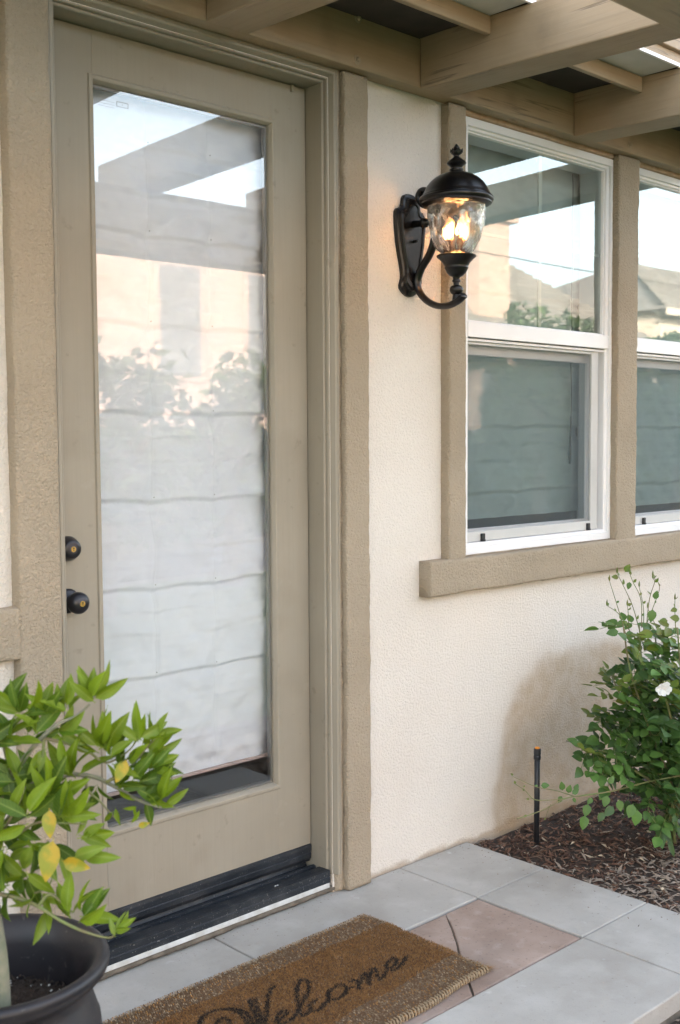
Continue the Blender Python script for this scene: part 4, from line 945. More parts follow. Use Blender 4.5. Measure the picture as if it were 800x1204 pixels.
# woven border: rows of short slanted stitches
xx = 1.33
while xx < MX1-0.006:
    for band in (0, 1):
        for r_ in range(12 if band == 0 else 15):
            y = (MY1-0.005-r_*0.0077) if band == 0 else (my0(xx)+0.004+r_*0.0077)
            if rnd.random() < 0.10: continue
            edge = r_ < 2; x = xx+(0.003 if r_ % 2 else 0)+rnd.gauss(0, 0.0006); y += rnd.gauss(0, 0.0006)
            mi = rnd.choices((4, 3, 2, 0, 1), (46, 20, 14, 12, 8) if edge else (11, 42, 30, 14, 3))[0]
            L = 0.0042; w_ = 0.0017; z = 0.0102+rnd.uniform(-.0006, .001); d = (0.35 if r_ % 2 else -0.35)
            c, s_ = math.cos(math.pi/2+d), math.sin(math.pi/2+d)
            pts = [(-L, 0, -0.002), (-L*.4, w_, 0.0), (-L*.4, -w_, 0.0), (0, 0, 0.0022), (L*.4, w_, 0.0), (L*.4, -w_, 0.0), (L, 0, -0.002)]
            g.add([(x+p*c-q*s_, y+p*s_+q*c, z+t) for p, q, t in pts], [(0, 2, 3), (0, 3, 1), (1, 3, 4), (2, 5, 3), (3, 6, 4), (3, 5, 6)], mi)
    xx += 0.0062
obj('pile', g, M_COIR, mt, kind='stuff')
g = MB()
for k in range(3600):          # ragged fringe along the short end and the stitched long edges
    if k < 1700:
        y = rnd.uniform(my0(MX1), MY1); x = mx1(y)+rnd.uniform(-0.008, 0.002); a = rnd.gauss(0, 0.5); L = rnd.uniform(0.006, 0.020)*(1.7 if y < -0.60 else 0.9)
        mi = rnd.choice((1, 1, 4, 0))
    elif k < 2900:
        x = rnd.uniform(1.33, MX1); y = my0(x)+rnd.uniform(-0.001, 0.006); a = -math.pi/2+rnd.gauss(0.35, 0.35); L = rnd.uniform(0.004, 0.010); mi = rnd.choice((4, 4, 1, 3))
    else:
        x = rnd.uniform(1.33, MX1); y = MY1+rnd.uniform(-0.004, 0.001); a = math.pi/2+rnd.gauss(0, 0.5); L = rnd.uniform(0.003, 0.006); mi = rnd.choice((4, 0, 3))
    z = rnd.uniform(0.003, 0.011); wdt = 0.0008; c, s_ = math.cos(a), math.sin(a)
    g.add([(x-s_*wdt, y+c*wdt, z), (x+s_*wdt, y-c*wdt, z), (x+c*L, y+s_*L, max(0.0015, z-rnd.uniform(0, 0.007)))], [(0, 1, 2)], mi)
for x in [1.33+0.0105*k for k in range(85)]:          # whip stitches on the front edge
    y = my0(x); g.tube([(x, y+0.014, 0.0125), (x-0.002, y+0.004, 0.0135), (x-0.004, y-0.002, 0.008), (x-0.004, y-0.001, 0.001)], 0.0019, 5, 4)
obj('fringe', g, M_COIR, mt, kind='stuff')

# ================================================================== LEAVES
def leaf_mesh(name, L, W, fold, curl, m, n=6, tip=1.0, wav=0.0, base=0.08, rnd=random):
    """pointed blade along +X, folded on the midrib, drooping with curl; a short stalk"""
    V = []; ph = rnd.uniform(0, 6)
    for i in range(n+1):
        t = i/n; w_ = W*0.5*(math.sin(math.pi*t**(0.80*tip))**0.85)*(1 if 0 < i < n else 0.02)
        x = base*L + t*L; z = -curl*L*t*t
        wz = wav*W*math.sin(t*9+ph)
        V += [(x, w_, z+fold*w_+wz), (x, w_*0.5, z+fold*w_*0.42), (x, 0, z), (x, -w_*0.5, z+fold*w_*0.42), (x, -w_, z+fold*w_-wz)]
    Fc = [(i*5+k, (i+1)*5+k, (i+1)*5+k+1, i*5+k+1) for i in range(n) for k in range(4)]
    V += [(0, 0.0009, 0), (0, -0.0009, 0), (base*L, -0.0009, 0.0), (base*L, 0.0009, 0.0)]; q = len(V)-4; Fc.append((q, q+1, q+2, q+3))
    return mesh(name, V, Fc, m, smooth=True)
def put(me, name, p, d, up, s, parent, roll=0.0):
    d = Vector(d).normalized(); up = Vector(up)
    z = (up - d*up.dot(d)); z = z.normalized() if z.length > 1e-4 else Vector((0, 0, 1)); y = z.cross(d)
    Mx = Matrix((( d.x, y.x, z.x), (d.y, y.y, z.y), (d.z, y.z, z.z))).to_4x4()
    o = bpy.data.objects.new(name, me); COL.objects.link(o); o.parent = parent
    o.matrix_basis = Matrix.Translation(Vector(p)-parent.location) @ Mx @ Matrix.Rotation(roll, 4, 'X') @ Matrix.Scale(s, 4)
    return o

# ================================================================== CITRUS IN POT
cp = at(-5, 1128, 2.0); PCX, PCY, PRZ = cp.x, cp.y, cp.z
pot = thing('potted_citrus', 'young citrus tree with bright leaves in a dark glazed pot', 'potted tree', (PCX, PCY, 0))
k_ = PRZ
g = MB(); prof = [(0.0, 0.0), (0.115, 0.0), (0.13, 0.01), (0.165, k_*0.25), (0.185, k_*0.50), (0.187, k_*0.62), (0.182, k_*0.74), (0.1805, k_*0.747), (0.179, k_*0.755), (0.166, k_*0.845), (0.161, k_*0.875), (0.163, k_*0.89), (0.172, k_*0.905), (0.186, k_*0.925),
                  (0.1965, k_*0.95), (0.200, k_*0.975), (0.1985, k_*0.993), (0.192, k_*1.002), (0.182, k_*1.0), (0.175, k_*0.985), (0.165, k_*0.95), (0.158, k_*0.90), (0.158, k_*0.70), (0.150, k_*0.55), (0.0, k_*0.55)]
g.lathe(prof, (PCX, PCY, 0.0), 72, cap=False); obj('pot', g, M_POT, pot, smooth=True, fix=True)
SZ = PRZ-0.115
g = MB(); V = [(PCX, PCY, SZ)]; 
for rr in range(1, 13):
    for a in range(48):
        t = math.tau*a/48; r_ = 0.159*rr/12; x, y = PCX+r_*math.cos(t), PCY+r_*math.sin(t); V.append((x, y, SZ+0.014*noise.noise(Vector((x*22, y*22, 0)))+0.006*noise.noise(Vector((x*70, y*70, 2)))))
Fc = [(0, 1+a, 1+(a+1) % 48) for a in range(48)] + [(1+r_*48+a, 1+(r_+1)*48+a, 1+(r_+1)*48+(a+1) % 48, 1+r_*48+(a+1) % 48) for r_ in range(11) for a in range(48)]
g.add(V, Fc); obj('soil', g, M_SOIL, pot, smooth=True)
g = MB(); rnd = random.Random(3)
for k in range(2600):
    t = rnd.uniform(0, math.tau); r_ = 0.152*math.sqrt(rnd.random()); c = Vector((PCX+r_*math.cos(t), PCY+r_*math.sin(t), SZ+rnd.uniform(0.0, 0.012))); s_ = rnd.uniform(0.0015, 0.0045)
    V = [c+Vector((rnd.uniform(.5, 1)*q[0], rnd.uniform(.5, 1)*q[1], rnd.uniform(.5, 1)*q[2]))*s_ for q in ((1, 0, 0), (-1, 0, 0), (0, 1, 0), (0, -1, 0), (0, 0, 1), (0, 0, -1))]
    g.add(V, [(0, 2, 4), (2, 1, 4), (1, 3, 4), (3, 0, 4), (2, 0, 5), (1, 2, 5), (3, 1, 5), (0, 3, 5)], 1 if rnd.random() < 0.06 and s_ < 0.004 else 0)
obj('compost_crumbs', g, [M_SOIL, M_PERL], pot, kind='stuff')
D0 = 1.95
tr = [Vector((at(-2, 1182, 1.90).x, at(-2, 1182, 1.90).y, SZ)), at(-3, 1140, 1.90), at(-9, 1080, 1.91), at(-14, 1020, 1.93), at(-8, 965, 1.94)]
g = MB(); g.tube(cr(tr, 4), [0.021, 0.017, 0.0145, 0.013]+[0.012]*20 if False else [0.022-0.012*i/(len(cr(tr, 4))-1) for i in range(len(cr(tr, 4)))], 12); obj('trunk', g, M_BARK, pot, smooth=True)
BR = {
 'A': [(-8, 965, 1.94), (8, 925, 1.93), (25, 897, 1.92), (45, 872, 1.91), (68, 852, 1.90), (90, 842, 1.90), (106, 828, 1.90)],
 'B': [(48, 868, 1.91), (78, 874, 1.92), (105, 885, 1.93), (125, 897, 1.94), (150, 884, 1.95), (163, 868, 1.95)],
 'C': [(-8, 975, 1.94), (20, 935, 1.92), (50, 918, 1.92), (82, 911, 1.93), (112, 914, 1.94), (140, 928, 1.95), (165, 942, 1.95), (190, 950, 1.94)],
 'C2': [(125, 920, 1.94), (150, 905, 1.96), (172, 880, 1.97), (183, 868, 1.97)],
 'C3': [(100, 914, 1.94), (104, 930, 1.93), (118, 943, 1.93), (135, 962, 1.93)],
 'D': [(-10, 1050, 1.92), (20, 1056, 1.90), (45, 1066, 1.88), (72, 1083, 1.87), (100, 1096, 1.86), (128, 1103, 1.86), (136, 1097, 1.86)],
 'D2': [(45, 1066, 1.88), (60, 1052, 1.88), (84, 1072, 1.88), (88, 1068, 1.88)],
 'E': [(-12, 1040, 1.92), (25, 1035, 1.92), (40, 1050, 1.91), (58, 1040, 1.90), (62, 1028, 1.90)],
 'F': [(-10, 990, 1.94), (15, 985, 1.90), (42, 968, 1.88), (70, 968, 1.88), (100, 969, 1.88)],
 'G': [(-12, 1000, 1.93), (5, 975, 1.88), (22, 945, 1.86), (30, 925, 1.86)],
 'H': [(15, 915, 1.93), (5, 880, 1.93), (0, 850, 1.93), (-6, 825, 1.93)],
 'I': [(52, 868, 1.91), (50, 890, 1.91), (46, 915, 1.92)],
 'J': [(-12, 1020, 1.93), (-25, 985, 1.9), (-30, 930, 1.88), (-22, 880, 1.9)],
 'K': [(-12, 1010, 1.93), (-35, 990, 2.0), (-70, 960, 2.0), (-90, 920, 2.0)],
 'L': [(-10, 990, 1.94), (10, 960, 2.02), (30, 930, 2.05), (60, 945, 2.06), (90, 940, 2.05)],
}
for k, v in BR.items():
    c = cr([at(*p) for p in v], 5); n_ = len(c)
    r0 = {'A': .0062, 'C': .006, 'D': .0042, 'J': .006, 'K': .006, 'H': .0038}.get(k, .0032)
    g = MB(); g.tube(c, [r0*(1-0.7*i/n_) for i in range(n_)], 7); obj('branch', g, M_BARK if k in 'ACJK' else M_TWIG, pot, smooth=True)
rnd = random.Random(21)
CL = []
for i in range(4):
    for mi in range(3):
        CL.append((mi, leaf_mesh('leaf', 0.062, 0.0195+0.005*rnd.random(), rnd.uniform(0.25, 0.75), rnd.uniform(0.0, 0.35), M_CIT[mi], tip=rnd.uniform(0.85, 1.05), wav=rnd.uniform(0, 0.05), rnd=rnd)))
def citleaf(p, d, s, mi=None, up=None, me=None):
    if rnd.random() < 0.06: return
    s *= rnd.uniform(0.80, 1.08)
    if me is None: me = rnd.choice([q for q in CL if mi is None or q[0] == mi])[1]
    up = up or (Vector((rnd.gauss(0, .6), rnd.gauss(-0.35, .5), 0.9)))
    return put(me, 'leaf', p, d, up, s, pot, rnd.uniform(-0.6, 0.6))
def sdir(ang, out=0.0):
    """direction given as seen: angle in degrees (0 = right, 90 = up), out = towards the viewer"""
    return (RT*math.cos(R(ang)) - DN*math.sin(R(ang)) - FW*out).normalized()
def rosette(px, py, dep, n, a0, a1, s0=0.8, s1=1.2, mi=(0, 0, 2)):
    for i in range(n):
        a = a0+(a1-a0)*(i+rnd.uniform(-.3, .3))/max(1, n-1)
        p = at(px+rnd.gauss(0, 3), py+rnd.gauss(0, 3), dep+rnd.gauss(0, 0.008))
        citleaf(p, sdir(a, rnd.uniform(-0.5, 0.7)), rnd.uniform(s0, s1), rnd.choice(mi), up=-FW + Vector((rnd.gauss(0, .6), rnd.gauss(0, .6), rnd.gauss(0.3, .5))))
# upper left spray
rosette(25, 838, 1.90, 8, 20, 165, 0.8, 1.15, (1, 0, 0)); rosette(52, 838, 1.91, 7, 35, 150, 0.7, 1.0, (0, 0, 1)); rosette(76, 836, 1.90, 8, 45, 150, 0.75, 1.1, (0, 0, 2))
rosette(108, 822, 1.90, 7, 30, 135, 0.75, 1.1, (0, 2, 0)); rosette(12, 868, 1.90, 8, 10, 190, .8, 1.2, (1, 1, 0)); rosette(40, 865, 1.92, 7, -30, 120, .7, 1.1, (1, 0))
rosette(68, 860, 1.92, 4, -25, 60, .8, 1.1, (2, 1, 0)); rosette(55, 880, 1.91, 2, 235, 275, .7, .9, (0, 2)); rosette(0, 835, 1.92, 5, 60, 160, .9, 1.2, (1, 0))
# right sprays
rosette(118, 880, 1.94, 7, 50, 150, .8, 1.2, (0, 0, 2)); rosette(132, 893, 1.93, 6, -10, 110, .9, 1.25, (0, 1, 0)); rosette(163, 872, 1.95, 6, 20, 130, .75, 1.1, (0, 2))
rosette(150, 900, 1.96, 8, -40, 120, .7, 1.1, (0, 1, 0)); rosette(175, 885, 1.97, 6, 20, 120, .7, 1.0, (0, 0, 2)); rosette(180, 905, 1.96, 6, -10, 80, .7, 1.0, (0, 1)); rosette(183, 868, 1.97, 5, 25, 125, .7, 1.0, (0, 2))
rosette(160, 920, 1.95, 8, -30, 70, .8, 1.15, (1, 0)); rosette(188, 948, 1.94, 7, 15, 110, .7, 1.1, (0, 0, 2)); rosette(172, 940, 1.95, 4, -80, 60, .5, .8, (0, 1)); rosette(138, 925, 1.95, 6, -30, 100, .7, 1.0, (1, 0))
rosette(135, 955, 1.93, 3, 220, 330, .4, .7, (0, 2)); rosette(115, 925, 1.93, 3, 200, 300, .5, .8, (0, 1)); rosette(160, 950, 1.94, 4, 200, 320, .4, .7, (0, 2))
# centre mass
rosette(85, 912, 1.92, 6, 40, 130, .9, 1.25, (0, 0)); rosette(60, 935, 1.90, 7, 20, 150, .8, 1.2, (0, 1, 0)); rosette(20, 915, 1.90, 6, 10, 180, .8, 1.2, (1, 0)); rosette(75, 965, 1.88, 6, 10, 110, .9, 1.3, (0, 0, 1))
rosette(35, 965, 1.86, 7, 30, 200, 1.0, 1.5, (0, 1)); rosette(10, 955, 1.88, 7, 20, 180, 1.0, 1.3, (1, 0)); rosette(92, 985, 1.89, 4, -20, 60, .8, 1.1, (0, 2)); rosette(40, 995, 1.88, 6, 150, 300, .9, 1.2, (1, 0, 2))
rosette(90, 1005, 1.89, 4, -10, 50, .8, 1.1, (2, 0)); rosette(5, 1000, 1.88, 7, 90, 280, 1.0, 1.3, (1, 1, 0)); rosette(30, 1030, 1.90, 6, 140, 330, .8, 1.2, (1, 0)); rosette(45, 1050, 1.90, 5, 200, 330, .8, 1.1, (0, 2))
rosette(8, 1045, 1.91, 5, 100, 300, .9, 1.2, (1, 0)); rosette(20, 940, 1.97, 7, 0, 180, 1.0, 1.3, (1,)); rosette(50, 920, 2.03, 7, 0, 360, .9, 1.2, (1,)); rosette(60, 955, 2.04, 7, 0, 360, .9, 1.2, (1,)); rosette(0, 975, 1.98, 8, 0, 360, 1.0, 1.3, (1,))
rosette(60, 990, 1.93, 5, 180, 330, .8, 1.1, (1, 0))
# low sprays over the pot rim
rosette(82, 1078, 1.87, 7, 25, 140, .85, 1.2, (0, 0, 2)); rosette(95, 1080, 1.87, 5, 0, 90, .9, 1.2, (0, 0, 1)); rosette(136, 1098, 1.86, 6, 20, 120, .4, .65, (0, 2)); rosette(50, 1068, 1.88, 2, 255, 290, .9, 1.1, (2, 0))
# beyond the left edge of the picture
for (a, b, c) in ((-30, 930, 1.88), (-22, 880, 1.9), (-60, 960, 2.0), (-90, 920, 2.0), (-40, 1000, 1.95), (-30, 850, 1.95), (-70, 900, 2.02)): rosette(a, b, c, 9, 0, 360, .9, 1.3, (0, 1, 0))
YL = leaf_mesh('yellow_leaf', 0.075, 0.040, 0.25, 0.12, M_YEL, tip=0.9, rnd=rnd)
def yl(px, py, dep, ang, s, out=0.3, up=None):
    o_ = put(YL, 'leaf', at(px, py, dep), sdir(ang, out), up or -FW, s, pot, 0.0); o_['label'] = 'yellowed leaf'
yl(63, 985, 1.84, 262, 0.88); yl(72, 1012, 1.85, 345, 0.62, 0.1); yl(58, 950, 1.86, 275, 0.62); yl(150, 892, 1.90, 245, 0.55); yl(162, 972, 1.90, 20, 0.28)

# ================================================================== ROSE BUSH
RB = Vector((3.46, -0.44, -0.03))
rose = thing('rose_bush', 'leafy green rose bush with a white bloom against the stucco wall', 'rose bush', RB)
rnd = random.Random(8)
RL = []
for i in range(4):
    for mi in range(3):
        V = leaf_mesh('leaflet', 0.052, 0.036, rnd.uniform(0.05, 0.3), rnd.uniform(0.0, 0.3), M_ROSE[mi], n=5, tip=0.9, base=0.05, rnd=rnd); RL.append((mi, V))
leaves = []
def spray(p, d, n, s, mi):
    """compound leaf: petiole with paired leaflets and one at the tip"""
    d = Vector(d).normalized(); up = Vector((rnd.gauss(0, .35), -0.55+rnd.gauss(0, .3), 0.8)).normalized(); sd_ = up.cross(d).normalized()
    L = 0.085*s; pts = [Vector(p) + d*L*t - Vector((0, 0, 1))*0.02*s*t*t for t in (0, .4, .7, 1)]
    pet.tube(pts, 0.0009, 4, 0, False)
    m_ = rnd.choice(mi)
    leaves.append((m_, pts[3], d, up, s*1.1))
    for t in ((0.72,), (0.72, 0.36))[n > 3]:
        q = Vector(p) + d*L*t
        for sg in (-1, 1): leaves.append((m_, q, (d*0.55 + sd_*sg*0.85), up + Vector((rnd.gauss(0, .2), rnd.gauss(0, .2), 0)), s*rnd.uniform(0.78, 0.98)))
pet = MB(); canes = []
def cane(pts, r0, r1, name='cane'):
    c = cr(pts, 5); g = MB(); n_ = len(c); g.tube(c, [r0+(r1-r0)*i/(n_-1) for i in range(n_)], 7); obj(name, g, M_CANE, rose, smooth=True); return c
DB = 3.84
def A(px, py, dd=0.0): return at(px, py, DB+dd)
base = [RB + Vector((rnd.gauss(0, .02), rnd.gauss(0, .02), 0)) for _ in range(12)]
g = MB(); g.tube([RB+Vector((0, 0, -0.03)), RB+Vector((0.005, 0, 0.05)), RB+Vector((0, 0.005, 0.10))], [0.03, 0.024, 0.020], 10); obj('crown_stub', g, M_BARK2, rose, smooth=True)
# main canes: end points as seen, with their depth
CN = [([(792, 930), (765, 860), (742, 790), (733, 735)], -.10, 1), ([(790, 930), (775, 850), (757, 790), (752, 735)], -.02, 1), ([(795, 920), (788, 840), (775, 780), (770, 740)], .05, 1), ([(800, 920), (805, 840), (800, 780), (797, 738)], -.08, 1),
      ([(805, 920), (830, 840), (835, 780), (840, 720)], .0, 1), ([(790, 940), (745, 905), (715, 885), (684, 882)], -.14, .8), ([(810, 920), (860, 860), (880, 800), (890, 760)], .05, 1), ([(785, 935), (750, 880), (725, 845), (712, 850)], .08, .9),
      ([(800, 920), (790, 850), (780, 815), (768, 812)], -.18, .9), ([(800, 930), (830, 880), (850, 840), (860, 830)], -.18, .9), ([(790, 925), (760, 880), (735, 830), (718, 790)], .12, .9), ([(805, 920), (815, 850), (825, 800), (815, 760)], .15, 1)]
for i, (pp, dd, s) in enumerate(CN):
    pts = [base[i % 12], ] + [A(*p, dd*(0.4+0.6*j/3)) for j, p in enumerate(pp)]
    c = cane(pts, 0.006, 0.0022)
    for k in range(7, len(c), 1):
        if rnd.random() < 0.9:
            a = rnd.uniform(0, math.tau); d = Vector((math.cos(a), math.sin(a)*0.9-0.15, rnd.uniform(-0.2, 0.6)))
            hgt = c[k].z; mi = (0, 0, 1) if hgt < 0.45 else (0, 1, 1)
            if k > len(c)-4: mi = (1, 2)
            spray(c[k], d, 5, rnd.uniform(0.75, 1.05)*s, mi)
# fill the heart of the bush
for k in range(330):
    px = rnd.choice((rnd.uniform(722, 905), rnd.uniform(718, 800))); py = rnd.uniform(775, 955)
    if py > 915 and px < 760: continue
    if px < 745 and py < 800: continue
    p = A(px, py, rnd.uniform(-0.16, 0.20))
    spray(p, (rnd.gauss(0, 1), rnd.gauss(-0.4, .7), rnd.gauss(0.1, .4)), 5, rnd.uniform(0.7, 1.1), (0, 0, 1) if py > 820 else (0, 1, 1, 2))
# slim flowering shoots with buds
for pp, dd in (([(736, 745), (727, 715), (717, 683)], -.05), ([(741, 742), (728, 722), (714, 712)], -.02), ([(752, 740), (744, 712), (733, 688), (726, 674)], .0), ([(755, 738), (754, 705), (745, 685), (741, 675)], -.04), ([(757, 745), (757, 715), (752, 690)], .03),
               ([(760, 742), (764, 705), (770, 685), (768, 680)], .0), ([(755, 748), (768, 715), (776, 690), (768, 678)], .02), ([(795, 745), (794, 718), (794, 705)], -.03), ([(775, 745), (768, 728), (762, 715)], .04), ([(740, 738), (739, 720), (738, 712)], -.02)):
    c = cane([A(*p, dd) for p in pp], 0.0017, 0.0009, 'shoot')
    for k in range(2, len(c), 4):
        d = Vector((rnd.gauss(0, 1), rnd.gauss(-.3, .7), 0.9)); leaves.append((rnd.choice((2, 1, 2)), c[k], d, Vector((0, -1, .4)), rnd.uniform(.22, .40)))
    g = MB(); e = c[-1]; g.tube([e, e+Vector((0, 0, 0.006)), e+Vector((0, 0, 0.012)), e+Vector((0.001, 0, 0.021))], [0.0018, 0.0036, 0.003, 0.0006], 6); obj('bud', g, M_ROSE[2], rose, smooth=True)
for (px, py, ang, s, mi) in ((735, 673, 60, .62, 2), (728, 679, 175, .5, 2), (741, 684, 255, .5, 1), (768, 716, 260, .85, 1), (770, 705, 75, .6, 1), (728, 742, 190, .85, 1), (735, 745, -10, .7, 1), (786, 730, 180, .6, 2), (800, 728, 170, .7, 2), (797, 716, 195, .5, 2)):
    leaves.append((mi, A(px, py, -0.03), sdir(ang, 0.2), -FW+Vector((0, 0, .4)), s))
# long low shoot reaching left across the riser
lo = cane([A(800, 912, -.12), A(760, 920, -.14), at(722, 930, 3.60), at(690, 935, 3.55), at(665, 939, 3.50), at(640, 952, 3.45), at(618, 960, 3.42), at(608, 963, 3.4)], 0.0030, 0.0012)
c2 = cane([at(665, 939, 3.50), at(645, 941, 3.47), at(628, 940, 3.45), at(618, 930, 3.44), at(605, 921, 3.43)], 0.0018, 0.0009); c3 = cane([at(677, 937, 3.52), at(655, 930, 3.52), at(630, 925, 3.5), at(603, 913, 3.48)], 0.0017, 0.0008)
c4 = cane([at(648, 946, 3.46), at(644, 955, 3.45), at(642, 962, 3.45)], 0.0012, 0.0007)
for (px, py, dep, ang, s, mi) in ((636, 924, 3.45, 5, .62, 1), (633, 924, 3.45, 180, .25, 1), (668, 933, 3.5, 75, .65, 1), (673, 934, 3.5, 40, .6, 1), (662, 930, 3.5, 100, .7, 1), (676, 930, 3.5, 65, .55, 1), (661, 936, 3.5, 240, .55, 1), (674, 938, 3.5, -60, .4, 1),
        (617, 930, 3.44, 130, .22, 2), (606, 922, 3.43, 100, .25, 2), (604, 912, 3.48, 140, .25, 2), (623, 940, 3.45, 170, .25, 2), (620, 959, 3.42, 190, .22, 2), (616, 926, 3.44, 60, .18, 2), (642, 962, 3.45, 230, .18, 2),
        (692, 945, 3.55, 255, .95, 1), (688, 958, 3.55, 260, 1.1, 1), (697, 938, 3.56, 230, .6, 1), (715, 935, 3.58, 250, .9, 1), (722, 948, 3.6, 225, 1.0, 0), (710, 955, 3.6, 240, .8, 0), (745, 945, 3.62, 250, 1.1, 1), (750, 952, 3.62, 262, 1.2, 1), (728, 940, 3.6, 280, .9, 1), (708, 925, 3.56, 100, .6, 1), (716, 922, 3.56, 60, .7, 1)):
    leaves.append((mi, at(px, py, dep), sdir(ang, 0.15), -FW+Vector((0, 0, .5)), s*0.82))
for (px, py) in ((698, 884), (712, 888), (722, 880), (728, 900), (715, 905), (735, 893), (705, 893), (690, 884)):
    spray(A(px, py, -.13), (-0.7+rnd.gauss(0, .3), -0.3, rnd.gauss(-0.1, .3)), 5, .85, (1, 0, 1))
for k in range(14):      # skirt of low leaves
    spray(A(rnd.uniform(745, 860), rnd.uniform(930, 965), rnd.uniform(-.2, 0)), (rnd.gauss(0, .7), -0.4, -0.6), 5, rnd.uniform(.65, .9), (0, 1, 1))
obj('petioles', pet, M_CANE, rose, kind='stuff')
def seen(p):
    d = p-CAM; z = d.dot(FW); x = d.dot(RT)/z*F+400; y = d.dot(DN)/z*F+602; return -10 < x < 815 and 640 < y < 1010, z
vis = [l for l in leaves if seen(Vector(l[1]))[0]]; inv = [l for l in leaves if not seen(Vector(l[1]))[0]]
vis.sort(key=lambda l: l[4]/seen(Vector(l[1]))[1], reverse=True)
for (mi, p, d, up, s) in vis[:295]: put(rnd.choice([q for q in RL if q[0] == mi])[1], 'leaf', p, d, up, s, rose, rnd.uniform(-.3, .3))
g = MB()
for (mi, p, d, up, s) in vis[295:] + inv:
    me = rnd.choice([q for q in RL if q[0] == mi])[1]; d = Vector(d).normalized(); z = Vector(up)-d*Vector(up).dot(d); z.normalize(); y = z.cross(d)
    g.add([Vector(p)+(d*v.co.x+y*v.co.y+z*v.co.z)*s for v in me.vertices], [tuple(q.vertices) for q in me.polygons], mi)
obj('foliage', g, M_ROSE, rose, smooth=True, kind='stuff')
fl = A(779, 812, -0.25); g = MB()
for k in range(11):
    a = math.tau*k/11*2.4; r_ = 0.008+0.0009*k; d = (RT*math.cos(a)+Vector((0, 0, 1))*math.sin(a)*0.55 - FW*0.5).normalized(); s_ = FW.cross(d).normalized(); c = fl+Vector((0, 0, 0.001*k))
    g.add([c, c+d*r_+s_*0.010, c+d*(r_+0.013)+s_*0.007-FW*0.004, c+d*(r_+0.015)-FW*0.001, c+d*(r_+0.013)-s_*0.007-FW*0.004, c+d*r_-s_*0.010], [(0, 1, 2), (0, 2, 3), (0, 3, 4), (0, 4, 5)])
obj('bloom', g, M_WHITEF, rose, label='ragged white bloom')
for (a, b) in ((741, 793), (745, 797)):
    pass

# ================================================================== BEYOND: what the glass reflects
def far_house(name, label, x0, x1, yf, depth, wallh, ridgeh, m, chim=(), wins=(), ov=0.5, ridge=None):
    """house behind the camera facing +Y at y=yf; hip roof"""
    t = thing(name, label, 'house', ((x0+x1)/2, yf, 0))
    g = MB(); g.box(x0, x1, yf-depth, yf, -0.1, wallh); obj('wall', g, m, t)
    r0, r1 = ridge or (x0+(x1-x0)*0.35, x1-(x1-x0)*0.35); ym = yf-depth/2; z0 = wallh-0.05
    A0, A1, B0, B1 = (x0-ov, yf+ov, z0), (x1+ov, yf+ov, z0), (x0-ov, yf-depth-ov, z0), (x1+ov, yf-depth-ov, z0); C0, C1 = (r0, ym, ridgeh), (r1, ym, ridgeh)
    g = MB(); g.add([A0, A1, C1, C0, B0, B1], [(0, 1, 2, 3), (4, 0, 3), (1, 5, 2), (5, 4, 3, 2), (0, 4, 5, 1)])
    ro = obj('roof', g, M_ROOFT, t)
    # courses of tiles on the front slopes
    nrow = 18; ct = MB()
    for k in range(nrow):
        f = (k+0.5)/nrow; z = z0+(ridgeh-z0)*f; 
        xa = A0[0]+(r0-A0[0])*f; xb = A1[0]+(r1-A1[0])*f; y = A0[1]+(ym-A0[1])*f
        ct.add([(xa, y, z+0.01), (xb, y, z+0.01), (xb, y+0.02, z+0.075), (xa, y+0.02, z+0.075), (xb, y-0.30, z+0.06+0.12), (xa, y-0.30, z+0.06+0.12)], [(0, 1, 2, 3), (3, 2, 4, 5)])
    obj('tile_courses', ct, M_ROOFT, ro, kind='stuff')
    g = MB(); g.box(x0-ov, x1+ov, yf+ov, yf+ov+0.04, z0-0.16, z0+0.02); obj('fascia', g, M_NCREAM, t)
    for (cx, cw, ch_) in chim:
        g = MB(); g.box(cx-cw/2, cx+cw/2, yf-1.6, yf-0.4, wallh-1, ch_-0.25); g.box(cx-cw*0.62, cx+cw*0.62, yf-1.75, yf-0.25, ch_-0.25, ch_); obj('chimney', g, m, t)
    for (wx, ww, wz, wh) in wins:
        g = MB(); g.box(wx-ww/2-0.09, wx+ww/2+0.09, yf+0.002, yf+0.05, wz-0.09, wz+wh+0.09); fr = obj('window', g, m, t)
        g = MB(); g.box(wx-ww/2, wx+ww/2, yf+0.051, yf+0.06, wz, wz+wh); obj('pane', g, M_NGLASS, fr)
    return t
far_house('neighbour_house', 'pink stucco house across the lane, mirrored in the door glass', 5.5, 14.5, -12.0, 7, 4.75, 5.05, M_NPINK, wins=((10.35, 0.8, 2.4, 1.7), (12.1, 0.8, 2.4, 1.7), (7.4, 0.9, 2.5, 1.5)), ov=0.3)
far_house('neighbour_house', 'pale house with a tall chimney, mirrored in the nearer window', 19.0, 27.5, -14.0, 8, 3.7, 6.35, M_NPINK, chim=((21.0, 1.15, 6.75),), wins=((20.6, 1.0, 1.5, 1.4), (24.2, 1.3, 1.5, 1.4)), ridge=(24.6, 26.2))
far_house('neighbour_house', 'cream house with a low tiled roof, mirrored in the right window', 28.5, 42.0, -14.5, 8, 5.0, 7.2, M_NCREAM, wins=((31.5, 1.6, 2.6, 1.9), (35.0, 1.4, 2.6, 1.6)), ridge=(33.0, 38.0))
far_house('neighbour_house', 'cream stucco house across the lane, left of the pink one', -9.0, 3.5, -13.0, 7, 3.6, 5.6, M_NCREAM, wins=((-2, 1.2, 1.2, 1.3), (1.0, 1.2, 1.2, 1.3)))
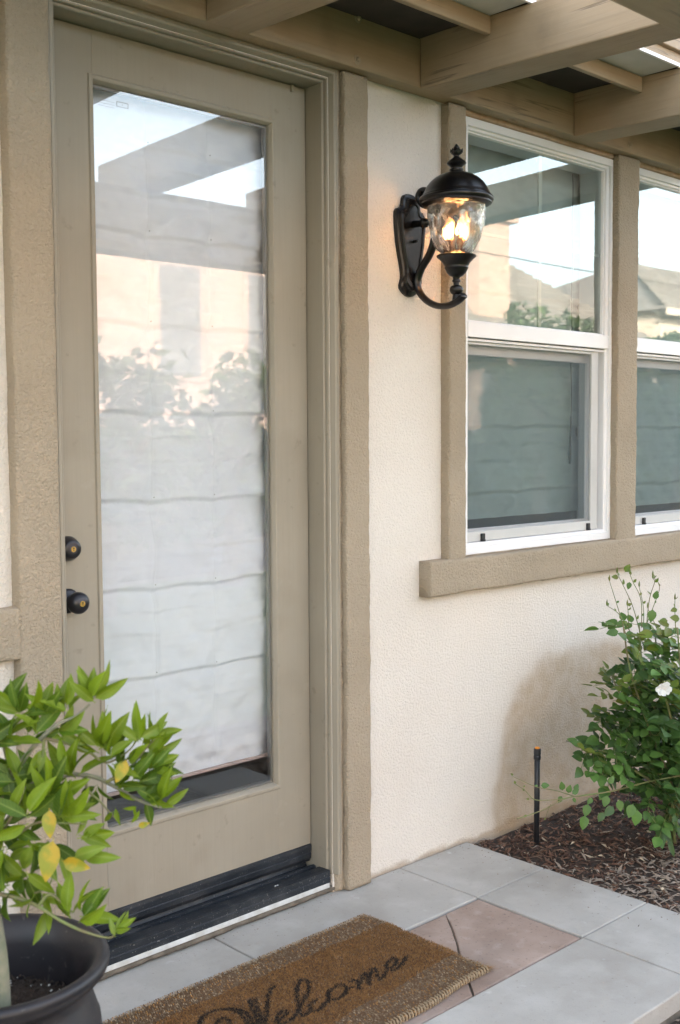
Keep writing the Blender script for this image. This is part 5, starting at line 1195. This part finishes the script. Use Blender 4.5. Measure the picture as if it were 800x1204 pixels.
def tree(label, x, y, h, r, n, seed, mi=0):
    rd = random.Random(seed); t = thing('garden_tree', label, 'tree', (x, y, -0.1), 'garden trees mirrored in the glass')
    g = MB(); g.tube([(x, y, -0.1), (x+0.05, y, h*0.3), (x-0.05, y+0.05, h*0.6)], [0.12, 0.09, 0.05], 8)
    for k in range(6):
        a = rd.uniform(0, math.tau); g.tube([(x, y, h*rd.uniform(0.3, 0.5)), (x+r*0.6*math.cos(a), y+r*0.6*math.sin(a), h*rd.uniform(0.6, 0.9))], [0.05, 0.015], 5)
    obj('trunk', g, M_BARK2, t)
    cl = [(x+rd.gauss(0, r*0.42), y+rd.gauss(0, r*0.42), h*rd.uniform(0.38, 0.95), r*rd.uniform(0.18, 0.42)) for _ in range(26)]
    g = MB()
    for k in range(n):
        c = rd.choice(cl); d = Vector((rd.gauss(0, 1), rd.gauss(0, 1), rd.gauss(0, 1))).normalized()*c[3]*rd.random()**0.4; p = Vector(c[:3])+d
        u = Vector((rd.gauss(0, 1), rd.gauss(0, 1), rd.gauss(0, .6))).normalized(); v = u.cross(Vector((rd.gauss(0, 1), rd.gauss(0, 1), rd.gauss(0, 1)))).normalized(); s = rd.uniform(.05, .10)
        g.add([p-u*s, p+v*s*.45, p+u*s, p-v*s*.45], [(0, 1, 2, 3)], int(rd.random() < 0.4))
    obj('crown', g, M_CROWN, t)
tree('bushy green tree mirrored low in the nearer window', 12.9, -7.0, 3.1, 1.0, 6000, 1)
tree('rounded tree mirrored at the foot of the tiled roof', 17.0, -7.2, 3.1, 1.0, 5500, 2)
tree('tree mirrored at the right side of the nearer window', 21.5, -9.5, 3.6, 1.0, 6000, 3)
tree('airy small tree mirrored in the middle of the door glass', 5.0, -5.6, 2.15, 0.8, 1600, 4)
tree('small leafy tree mirrored right of centre in the door glass', 7.0, -6.4, 2.2, 0.8, 1800, 5)
tree('round green tree mirrored in the right window', 25.5, -10.5, 3.9, 1.4, 8000, 6)
hd = MB(); rd = random.Random(77)
for k in range(42000):
    x = rd.uniform(1.0, 34); y = -11.2+rd.gauss(0, .3); z = rd.uniform(-0.1, 1.55+0.25*noise.noise(Vector((x*.8, 0, 0)))); p = Vector((x, y, z)); u = Vector((rd.gauss(0, 1), rd.gauss(0, 1), rd.gauss(0, 1))).normalized(); v = u.cross(Vector((rd.gauss(0, 1), rd.gauss(0, 1), 1))).normalized(); s = rd.uniform(.06, .12)
    hd.add([p-u*s, p+v*s*.5, p+u*s, p-v*s*.5], [(0, 1, 2, 3)], int(rd.random() < .35))
tag(obj('hedge', hd, M_CROWN), 'long clipped green hedge along the far side of the lane', 'hedge')
g = MB(); g.tube([(x, -10.8+0.0*x, 5.0-0.22*math.sin(math.pi*(x+2)/40)) for x in range(-2, 40, 2)], 0.011, 5); tag(obj('overhead_cable', g, M_BLACKP), 'thin black overhead cable strung above the lane', 'cable')
for x, lb in ((-2, 'wooden cable pole at the left end of the lane'), (38, 'wooden cable pole at the right end of the lane')):
    g = MB(); g.tube([(x, -10.8, -0.1), (x, -10.8, 5.3)], [0.12, 0.09], 10); tag(obj('utility_pole', g, M_BARK2), lb, 'utility pole', 'poles along the lane')
